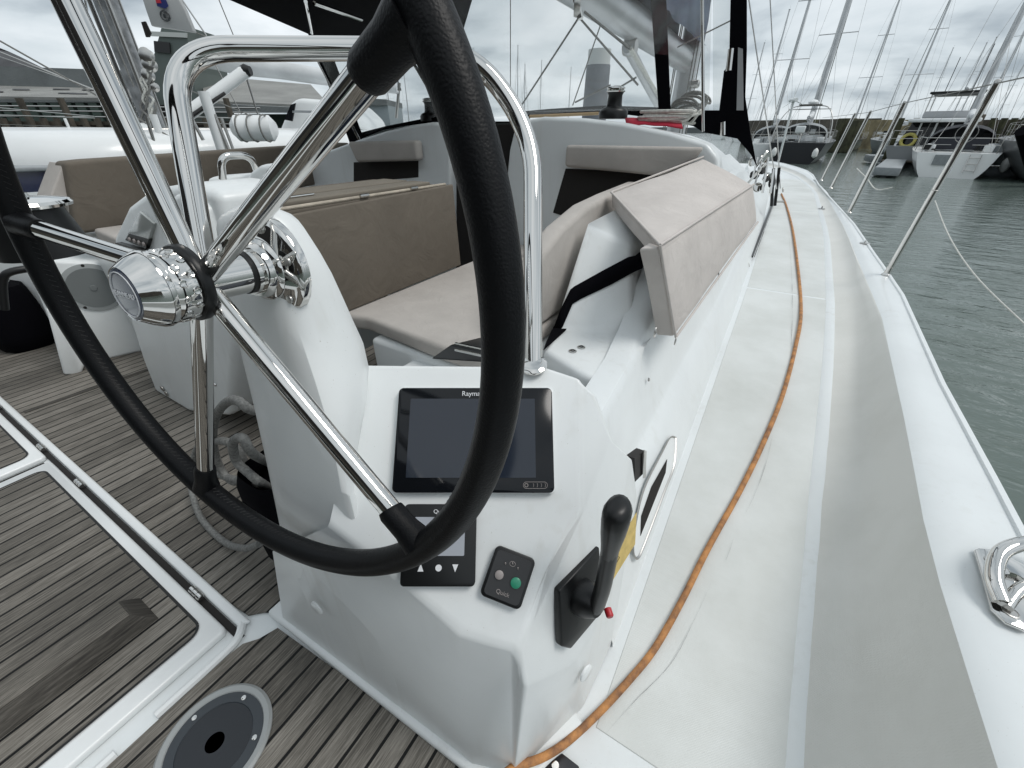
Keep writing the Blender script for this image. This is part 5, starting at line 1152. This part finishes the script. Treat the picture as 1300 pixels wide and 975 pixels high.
# pontoon with fingers
pn=thing('pontoon','low grey floating pontoon running between the moored yachts','pontoon',tuple(wl(1100,212)))
def deckbox(a,b,w_,z0,h,nm,m):
    d=(b-a).normalized(); n=V((-d.y,d.x,0))*w_/2; MB().prism([V((*(q_.xy),z0)) for q_ in (a-n,b-n,b+n,a+n)],(0,0,h)).build(nm,m,pn,smooth=0,bevel=.03)
deckbox(wl(1098,207),wl(1290,212),2.2,ZW+.12,.38,'walkway',GREYP); deckbox(wl(1138,207),wl(1122,226),1.0,ZW+.1,.35,'finger',GREYP)
for x in (1120,1138,1290): a=wl(x,210); MB().tube([V((a.x,a.y,ZW-.3)),V((a.x,a.y,ZW+2.6))],.16,10).build('pile',WEED,pn)
a=pv(1310,150,17.5); o=MB().tube([wl(1262,234)+V((1.5,0,-.2)),pv(1300,165,18)],.24,10).build('mooring_post',FAB); tag(o,'dark slanting post at the right edge beside the grey cruiser','post')
# far shore: low sheds and hills
rows=[]
for i in range(60):
    x=-200+i*32; a=pv(x,165,420) if -150<x<1450 else pv(x,165,420); h=3+5*abs(noise.noise(V((i*.35,2,0))))+2*noise.noise(V((i*1.3,5,0)))
    rows.append([V((a.x,a.y,ZW)),V((a.x,a.y,ZW+h)),V((a.x,a.y,ZW+h))+NV*60])
struct(loft('far_shore',rows,mat('hazy_shore',(.11,.125,.13),.9,noise_amt=.3,noise_scale=.02),smooth=0))
# ---------------- left: quay, sheds, tower
def shed(label,x0,x1,yr,ye,yf,d,dr,wallm=SHEDM,zt=None,roofm=ROOFM,x0r=None,x1r=None,yr1=None,ye1=None):
    """long shed: eave line at ye, ridge line at yr set back, fascia down to yf"""
    t=thing('shed',label,'shed',tuple(pv(x0,150,d)),'waterfront sheds')
    a=pv(x0,ye,d); b=pv(x1,ye1 or ye,d); ra=pv(x0r or x0,yr,d+dr); rb=pv(x1r or x1,yr1 or yr,d+dr)
    MB().prism([a,b,rb,ra],(0,0,.2)).build('roof',roofm,t,smooth=0)
    fz=pv(x0,yf,d).z; 
    MB().prism([V((a.x,a.y,fz)),V((b.x,b.y,fz)),b-V((0,0,.01)),a-V((0,0,.01))],NV*.3).build('fascia',wallm,t,smooth=0)
    MB().prism([V((a.x,a.y,ZW)),V((b.x,b.y,ZW)),V((b.x,b.y,fz)),V((a.x,a.y,fz))],NV*(dr*1.0)).build('wall',GREEN if wallm is SHEDM else wallm,t,smooth=0) if False else MB().prism([V((a.x,a.y,ZW))+NV*4,V((b.x,b.y,ZW))+NV*4,V((b.x,b.y,fz))+NV*4,V((a.x,a.y,fz))+NV*4],NV*1).build('wall',DARK if zt else GREEN,t,smooth=0)
    return t,a,b,ra,rb,fz
t,a,b,ra,rb,fz=shed('long open-fronted quay shed with pale patchy roof at the left',-260,172,107,122,130,42,9,zt=1,yr1=116,ye1=128.5,x0r=-200)
MB().prism([ra+V((0,0,.2)),rb+V((0,0,.2)),rb+V((0,0,1.7)),ra+V((0,0,1.9))],NV*.4).build('clerestory',SHEDM,t,smooth=0)
for i in range(14):
    x=-40+i*16; P=pv(x,132,42.3); MB().box((P.x,P.y,(fz+ZW)/2),(.7,.5,fz-ZW),Matrix.Rotation(YAW,3,'Z')).build('post',GREEN,t,smooth=0)
random.seed(4)
for i in range(16):
    u=random.random(); v_=random.uniform(.15,.8); p=a.lerp(b,u).lerp(ra.lerp(rb,u),v_)+V((0,0,.22)); d=(b-a).normalized(); s_=(ra-a).normalized()
    MB().prism([p,p+d*1.6,p+d*1.6+s_*.8,p+s_*.8],(0,0,.02)).build('roof_light',SLATE,t,smooth=0)
# darker slate-roofed building behind
t=thing('slate_building','slate-roofed building rising behind the long shed at the left edge','building',tuple(pv(20,100,62)))
MB().prism([pv(-120,92,60),pv(78,101,60),pv(28,76,66),pv(15,70,66),pv(-10,60,66),pv(-120,40,66)],(0,0,.3)).build('roof',SLATE,t,smooth=0)
a_=pv(-120,93,60);b_=pv(75,101,60); MB().prism([V((a_.x,a_.y,0)),V((b_.x,b_.y,0)),b_,a_],NV*5).build('wall',SHEDM,t,smooth=0)
for i in range(7): P=pv(5+i*10,96,59.9); MB().box(tuple(P-V((0,0,.35))),(.8,.2,.6),Matrix.Rotation(YAW,3,'Z')).build('bracket',DARK,t,smooth=0)
# timber wharf in front of the shed
wf=thing('timber_wharf','dark timber wharf front with heavy horizontal beams below the long shed','wharf',tuple(pv(60,165,36)))
for i,(y0,y1,m) in enumerate(((154,159,TIMB),(161,166,mat('pale_timber',(.11,.098,.075),.85,noise_amt=.5,noise_scale=.8)),(168,174,TIMB))):
    a=pv(-220,y0,36); b=pv(330,y0+2,36); z1=a.z; z0=pv(0,y1,36).z; MB().prism([V((a.x,a.y,z0)),V((b.x,b.y,z0)),V((b.x,b.y,z1)),V((a.x,a.y,z1))],NV*.5).build('beam',m,wf,smooth=0)
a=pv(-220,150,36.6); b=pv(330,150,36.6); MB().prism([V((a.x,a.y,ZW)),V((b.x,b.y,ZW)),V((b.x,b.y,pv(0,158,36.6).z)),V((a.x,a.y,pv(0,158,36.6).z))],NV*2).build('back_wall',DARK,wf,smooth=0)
for i in range(22):
    P=pv(-60+i*17,160,35.8); MB().tube([V((P.x,P.y,ZW)),V((P.x,P.y,pv(0,150,36).z+ (1.2 if i%3==0 else 0)))],.22,6).build('pile',TIMB,wf)
m=MB()
for yy in (133,139,146): m.tube([pv(-200,yy,37),pv(330,yy+4,37)],.05,5)
m.build('railing',STEELB,wf)
# grey-green tower block behind the neighbour's mast
gt=thing('grey_tower','tall grey-green clad tower with a row of lit windows behind the neighbour mast','tower',tuple(pv(230,100,50)))
a=pv(184,133,50); b=pv(262,133,50); zt_=pv(225,20,50).z
c=[pv(x,133,50) for x in (196,256)]
P=[pv(205,35,50),pv(236,33,50),pv(243,90,50),pv(258,160,50),pv(200,165,50),pv(190,90,50)]
MB().prism(P,NV*6).build('wall',mat('grey_green_cladding',(.12,.145,.135),.7,noise_amt=.15,noise_scale=.3),gt,smooth=0)
MB().prism([pv(x,y,49.9) for x,y in ((192,40),(238,42),(238,48),(192,46))],-NV*.1).build('window_band',mat('pale_window',(.5,.52,.5),.3),gt,smooth=0)
MB().prism([pv(x,y,49.9) for x,y in ((196,52),(216,54),(217,68),(197,66))],-NV*.1).build('window',BLKG,gt,smooth=0)
# second shed right of the tower + pale building farther on
t,a,b,ra,rb,fz=shed('pale-roofed shed with green walls, right of the grey tower',262,420,98,131,143,46,12,yr1=110,ye1=138,x0r=255,x1r=395)
t=thing('pale_building','pale blue-grey quayside building beyond the port dodger','building',tuple(pv(470,150,80)))
P=[pv(x,170,80) for x in (432,497)]; z1=pv(440,134,80).z
MB().prism([V((P[0].x,P[0].y,ZW)),V((P[1].x,P[1].y,ZW)),V((P[1].x,P[1].y,z1)),V((P[0].x,P[0].y,z1))],NV*10).build('wall',mat('pale_blue_cladding',(.30,.34,.36),.6,noise_amt=.15,noise_scale=.1),t,smooth=0)
MB().prism([V((P[0].x,P[0].y,z1))-NV*.4,V((P[1].x,P[1].y,z1))-NV*.4,V((P[1].x,P[1].y,z1+.8))-NV*.4,V((P[0].x,P[0].y,z1+1.2))-NV*.4],NV*11).build('roof',SHEDM,t,smooth=0)
# ---------------- the neighbouring yacht on the port side
ny=thing('neighbour_yacht','white yacht with a navy stripe moored alongside to port','yacht',(-7,4,ZW))
def nb(y0,y1,z0,z1,x0,x1,nm,m,bev=.05): return MB().prism([V((x0,y0,z0)),V((x0,y1,z0)),V((x1,y1,z0)),V((x1,y0,z0))],(0,0,z1-z0)).build(nm,m,ny,smooth=0,bevel=bev,seg=3)
rows=[]
for y,k in ((.95,.0),(1.0,.25),(1.15,.6),(1.45,.9),(1.9,1),(3,1.02),(6,1.02),(9,.95),(12,.8)):
    rows.append([V((-5.5-1.5*(1-k),y,.93)),V((-5.5-1.5*(1-k)-.05*0,y+.02,1.0)),V((-5.56-1.5*(1-k),y+.10,1.12)),V((-5.72-1.4*(1-k),y+.2,1.185)),V((-6.1-1.1*(1-k),y+.25,1.20)),V((-7.3,y+.25,1.23)),V((-9,y+.2,1.15)),V((-9.1,y,.9))])
loft('deck_moulding',rows,WHITE,ny,smooth=50)
pl=lambda z,yy=0,x=0:[V((-7.0,.6-yy,z)),V((-6.0-x,.8-yy,z)),V((-5.56-x,1.1-yy,z)),V((-5.44-x,1.6-yy,z)),V((-5.42-x,9,z)),V((-6,12,z)),V((-9,12,z)),V((-9,.6,z))]
MB().prism(pl(.90),(0,0,.035)).build('rubbing_strake',GREYP,ny,smooth=0,bevel=.01)
MB().prism(pl(.745,0,.03),(0,0,.155)).build('navy_stripe',NAVY,ny,smooth=0)
MB().prism(pl(.71,0,.025),(0,0,.035)).build('white_boot_stripe',WHITE,ny,smooth=0)
MB().prism(pl(ZW-.1,0,.05),(0,0,.71-ZW+.1)).build('hull',mat('pale_grey_hull',(.34,.37,.36),.4,noise_amt=.1),ny,smooth=0)
for q in [(180,164,228,164),(300,170,340,175)]:
    P=pX(q[0]-5,q[1]+1,-6.6); MB().tube([P,P+V((0,2.0,0))],.02,6).build('deck_rail',STEELB,ny)
MB().lathe([(.14,0),(.13,.05),(.08,.08)],pX(176,166,-6.8),(0,0,1),16).build('dorade',WHITE,ny)
# neighbour mast with clutter, stanchions, lines
nm=thing('neighbour_mast','battered grey furling mast with ropes and blocks, beyond the upper left spoke','mast',tuple(pv(196,165,6.2)))
dM=6.2
b0_=pv(200,170,dM); T=V((b0_.x,b0_.y,9)); 
MB().tube([b0_,T],.115,14,flat=1.2).build('spar',mat('weathered_alloy',(.30,.31,.32),.5,.3,noise_amt=.5,noise_scale=9),nm)
m=MB()
for dx,dy,r in ((-.22,0,.03),(-.27,.05,.014),(-.16,-.1,.02),(.16,-.05,.025),(-.19,-.08,.012),(.2,.05,.012),(-.24,-.06,.02)): m.tube([b0_+V((dx,dy,-.2)),T+V((dx*.9,dy,0))],r,7)
m.build('halyards',STEELB,nm)
random.seed(11)
for (x,y,s) in ((186,70,.07),(190,82,.07),(188,95,.06),(195,110,.05)):
    P=pv(x,y,dM-.16); MB().lathe([(.6*s,-.04),(s,-.03),(.7*s,0),(s,.03),(.6*s,.04)],P,-NV+V((.2,0,.3)),14).build('mast_winch',STEELB if 1 else ALU,nm)
for i in range(6):
    pts=[pv(184+random.uniform(-6,8)+i,78+k*12,dM-.18)+V((.04*math.sin(k*2+i),0,0)) for k in range(8)]; MB().tube(bez(pts,4),.014,6).build('halyard_coil',ROPEW if i%2 else ROPE,nm)
MB().prism([pv(*q,dM-.15) for q in ((179,28),(184,27),(191,42),(189,47),(185,47))],NV*.02).build('mast_slot',DARK,nm,smooth=0)
# furled sail bag with ensign emblem
sg=thing('flag_cover','grey sail cover with a small flag emblem and an oval badge, top left','sail cover',tuple(pv(210,30,5.8)))
P=[pv(*q,5.8) for q in ((178,-10),(222,-10),(234,12),(246,41),(226,38),(192,33),(184,10))]
MB().prism(P,NV*.06).build('cloth',mat('grey_sailcloth',(.40,.41,.41),.7,noise_amt=.12,noise_scale=2),sg,smooth=0,bevel=.01)
MB().prism([pv(*q,5.79) for q in ((197,-2),(211,0),(214,8),(210,11),(200,8))],-NV*.004).build('emblem',mat('flag_blue',(.02,.03,.15),.6),sg,smooth=0)
MB().prism([pv(*q,5.785) for q in ((197,-2),(203,-1),(205,4),(199,4))],-NV*.004).build('emblem_corner',mat('flag_red',(.5,.03,.05),.6),sg,smooth=0)
c=pv(209.5,20,5.785); rb_=MB(); rb_.tube([c+LV*.045*math.cos(a)+V((0,0,1))*.045*math.sin(a)*.9 for a in np.linspace(0,2*math.pi,20)[:-1]],.008,6,closed=True); rb_.box(tuple(c),(.05,.01,.03)); rb_.build('oval_badge',mat('badge_grey',(.05,.055,.06),.6),sg)
# wires of the neighbour
for i,(a,b,d,r) in enumerate([((0,52),(245,190),5,.008),((0,66),(130,118),5,.006),((108,0),(122,78),6,.01),((122,-5),(170,110),6,.008),((127,-5),(176,112),6.3,.008),((228,-5),(262,45),6,.008),((276,-5),(296,44),6,.006),((272,80),(320,170),6,.006),((60,178),(110,188),5,.006),((230,110),(345,158),6,.006),((310,90),(332,160),6,.01),((0,72),(90,103),6.2,.004),((245,40),(275,52),5.9,.008),((0,137),(120,148),9,.010),((0,146),(120,150),9,.010),((0,158),(120,162),9,.008),((240,148),(345,152),9,.010),((240,155),(345,160),9,.008)]):
    tag(tube('rigging_wire',[pv(*a,d),pv(*b,d)],r,STEELB if i%3 else ROPE,n=6),['long wire slanting down right from the left edge','thin wire just below the long slanting one','thin stay beside the upper left spoke','left of two halyards by the neighbour mast','right of two halyards by the neighbour mast','stay above the corner of the grab rail','short wire under the canopy edge','stay running down to the rolled white raft','thin line curving over the white deck','line running from the white post to the raft','backstay tackle above the rolled raft','faint wire over the slate roof','short line from the sail cover corner','top guard wire across the shed','second guard wire across the shed','lowest guard wire across the shed','guard wire right of the rail leg','lower guard wire right of the rail leg'][i],'wire','wires of the port neighbour')
for i,(a,b,d,r,m) in enumerate([((153,110),(178,166),6,.03,ALU),((194,145),(210,190),5,.035,WHITE),((258,116),(282,192),4.6,.045,WHITE),((272,145),(291,192),4.6,.016,STEELB),((281,150),(296,190),4.7,.014,STEELB),((222,112),(258,178),5,.018,STEELB),((82,150),(94,177),6,.016,WHITE),((186,148),(200,196),4.8,.016,STEELB)]):
    tag(tube('deck_post',[pv(*b,d),pv(*a,d)],r,m,n=10),['grey post standing on the white deck left of the mast','short white post behind the grab rail leg','stout white davit post right of the grab rail leg','thin steel post beside the davit post','second thin steel post right of the davit post','thin slanting steel post inside the grab rail','short white stanchion far left on the white deck','thin steel stanchion below the neighbour mast'][i],'post','posts on the neighbour deck')
ar=thing('davit_arm','white davit arm slanting up right inside the grab rail','davit',tuple(pv(245,140,4.7))); MB().tube([pv(225,155,4.7),pv(311,91,5.2)],.055,12).build('arm',WHITE,ar); MB().tube([pv(228,158,4.65),pv(285,118,5.0)],.018,8).build('strut',BLK,ar); MB().lathe([(.04,-.05),(.06,0),(.04,.05)],pv(312,90,5.2),LV,12).build('block',BLK,ar)
lr=thing('life_raft','white rolled life raft canister lashed on the neighbour deck','life raft',tuple(pv(315,172,4.9)))
MB().tube([pv(297,163,4.9),pv(301,163,4.9),pv(345,163,5.0),pv(349,163,5.0)],[.07,.115,.115,.07],16).build('canister',WHITE,lr); 
for x in (308,322,338): MB().tube([pv(x,163,4.9+.01)+V((0,0,.118*math.cos(a)))+NV*.118*math.sin(a) for a in np.linspace(0,2*math.pi,15)[:-1]],.008,5,closed=True).build('lashing',ROPE,lr)
# second white boat with cabin, boom with rolled sail
sb_=thing('neighbour_cruiser','white motor cruiser cabin with blue deck edge beyond the rolled raft','motor cruiser',tuple(pv(400,175,8)))
MB().prism([pv(*q,8.5) for q in ((346,185),(356,160),(368,130),(378,124),(415,127),(440,150),(455,188))],NV*2.5).build('cabin',WHITE,sb_,smooth=0,bevel=.08,seg=3)
MB().prism([pv(*q,8.4) for q in ((362,152),(370,133),(376,131),(372,154))],-NV*.03).build('window',BLKG,sb_,smooth=0)
MB().prism([pv(*q,8.4) for q in ((372,140),(415,141),(415,144),(372,143))],-NV*.03).build('trim_line',GREYP,sb_,smooth=0)
MB().prism([pv(*q,8.0) for q in ((385,178),(470,184),(470,188),(385,184))],NV*2).build('deck_edge',mat('royal_blue',(.01,.015,.12),.5),sb_,smooth=0)
MB().prism([pv(*q,8.0) for q in ((385,184),(470,188),(470,196),(385,196))],NV*2).build('hull',WHITE,sb_,smooth=0)
m=MB(); m.tube([pv(*q,7.8) for q in ((408,178),(411,165),(409,158))],.03,8); m.tube([pv(*q,7.8) for q in ((415,182),(416,166))],.035,8); m.build('deck_fittings',BLK,sb_)
m=MB(); 
for a,b in (((425,182),(432,156)),((440,140),(470,184)),((450,160),(476,170))): m.tube([pv(*a,8),pv(*b,8)],.03,6)
m.build('frame_tube',WHITE,sb_)
nbm=thing('neighbour_boom','long pale boom with a rolled grey sail crossing behind the grab rail','boom',tuple(pv(400,100,9)))
MB().tube([pv(262,72,9),pv(300,82,9),pv(400,95,9.5),pv(503,112,10)],[.16,.15,.12,.07],12).build('rolled_sail',SAIL,nbm); MB().tube([pv(262,84,9),pv(400,104,9.5),pv(506,117,10)],.035,8).build('spar',ALU,nbm); MB().tube([pv(507,105,10),pv(503,150,10)],.03,6).build('gallows',STEELB,nbm); MB().tube([pv(494,68,10),pv(509,115,10)],.012,6).build('topping_lift',BLK,nbm)
# dark opening in the far companionway with a wire basket
bs=thing('wire_basket','small bright wire basket glimpsed in the dark companionway','basket',tuple(pv(650,205,2.6)))
m=MB()
for k in range(5): m.tube([py(640+k*4,196,2.75),py(643+k*3,212,2.75)],.003,5)
m.tube([py(640,196,2.75),py(657,196,2.75),py(655,212,2.75),py(643,212,2.75)],.003,5,closed=True); m.build('wires',STEEL,bs)
# ---------------- added unseen astern: dark quay, building and yachts, to darken the steel's reflections
def back(x0,y0,x1,y1,z,m,nm,lb,cat,th=3):
    a=V((x0,y0,0)); b=V((x1,y1,0)); n=V((-(b-a).y,(b-a).x,0)).normalized()*th
    o=MB().prism([V((x0,y0,ZW)),V((x1,y1,ZW)),V((x1,y1,z)),V((x0,y0,z))],n).build(nm,m,smooth=0); return tag(o,lb,cat)
back(-40,-14,30,-17,4.5,TIMB,'unseen_quay_wall','dark timber wall added astern, unseen, to darken the steel reflections','wall')
back(-38,-22,10,-24,11,DARK,'unseen_warehouse','dark building added astern, unseen, to darken the steel reflections','building',10)
yacht('navy yacht added astern, unseen, for the steel to reflect',V((3.5,-12,ZW)),R(170),L=9,B=3.4,Fr=1.3,hm=NAVY,mast=13,group='unseen yachts added astern')
yacht('black-hulled yacht added on the port quarter, unseen, for the steel to reflect',V((-4,-5.5,ZW)),R(185),L=8,B=3.2,Fr=1.3,hm=mat('black_hull',(.01,.01,.012),.2),mast=13,group='unseen yachts added astern')
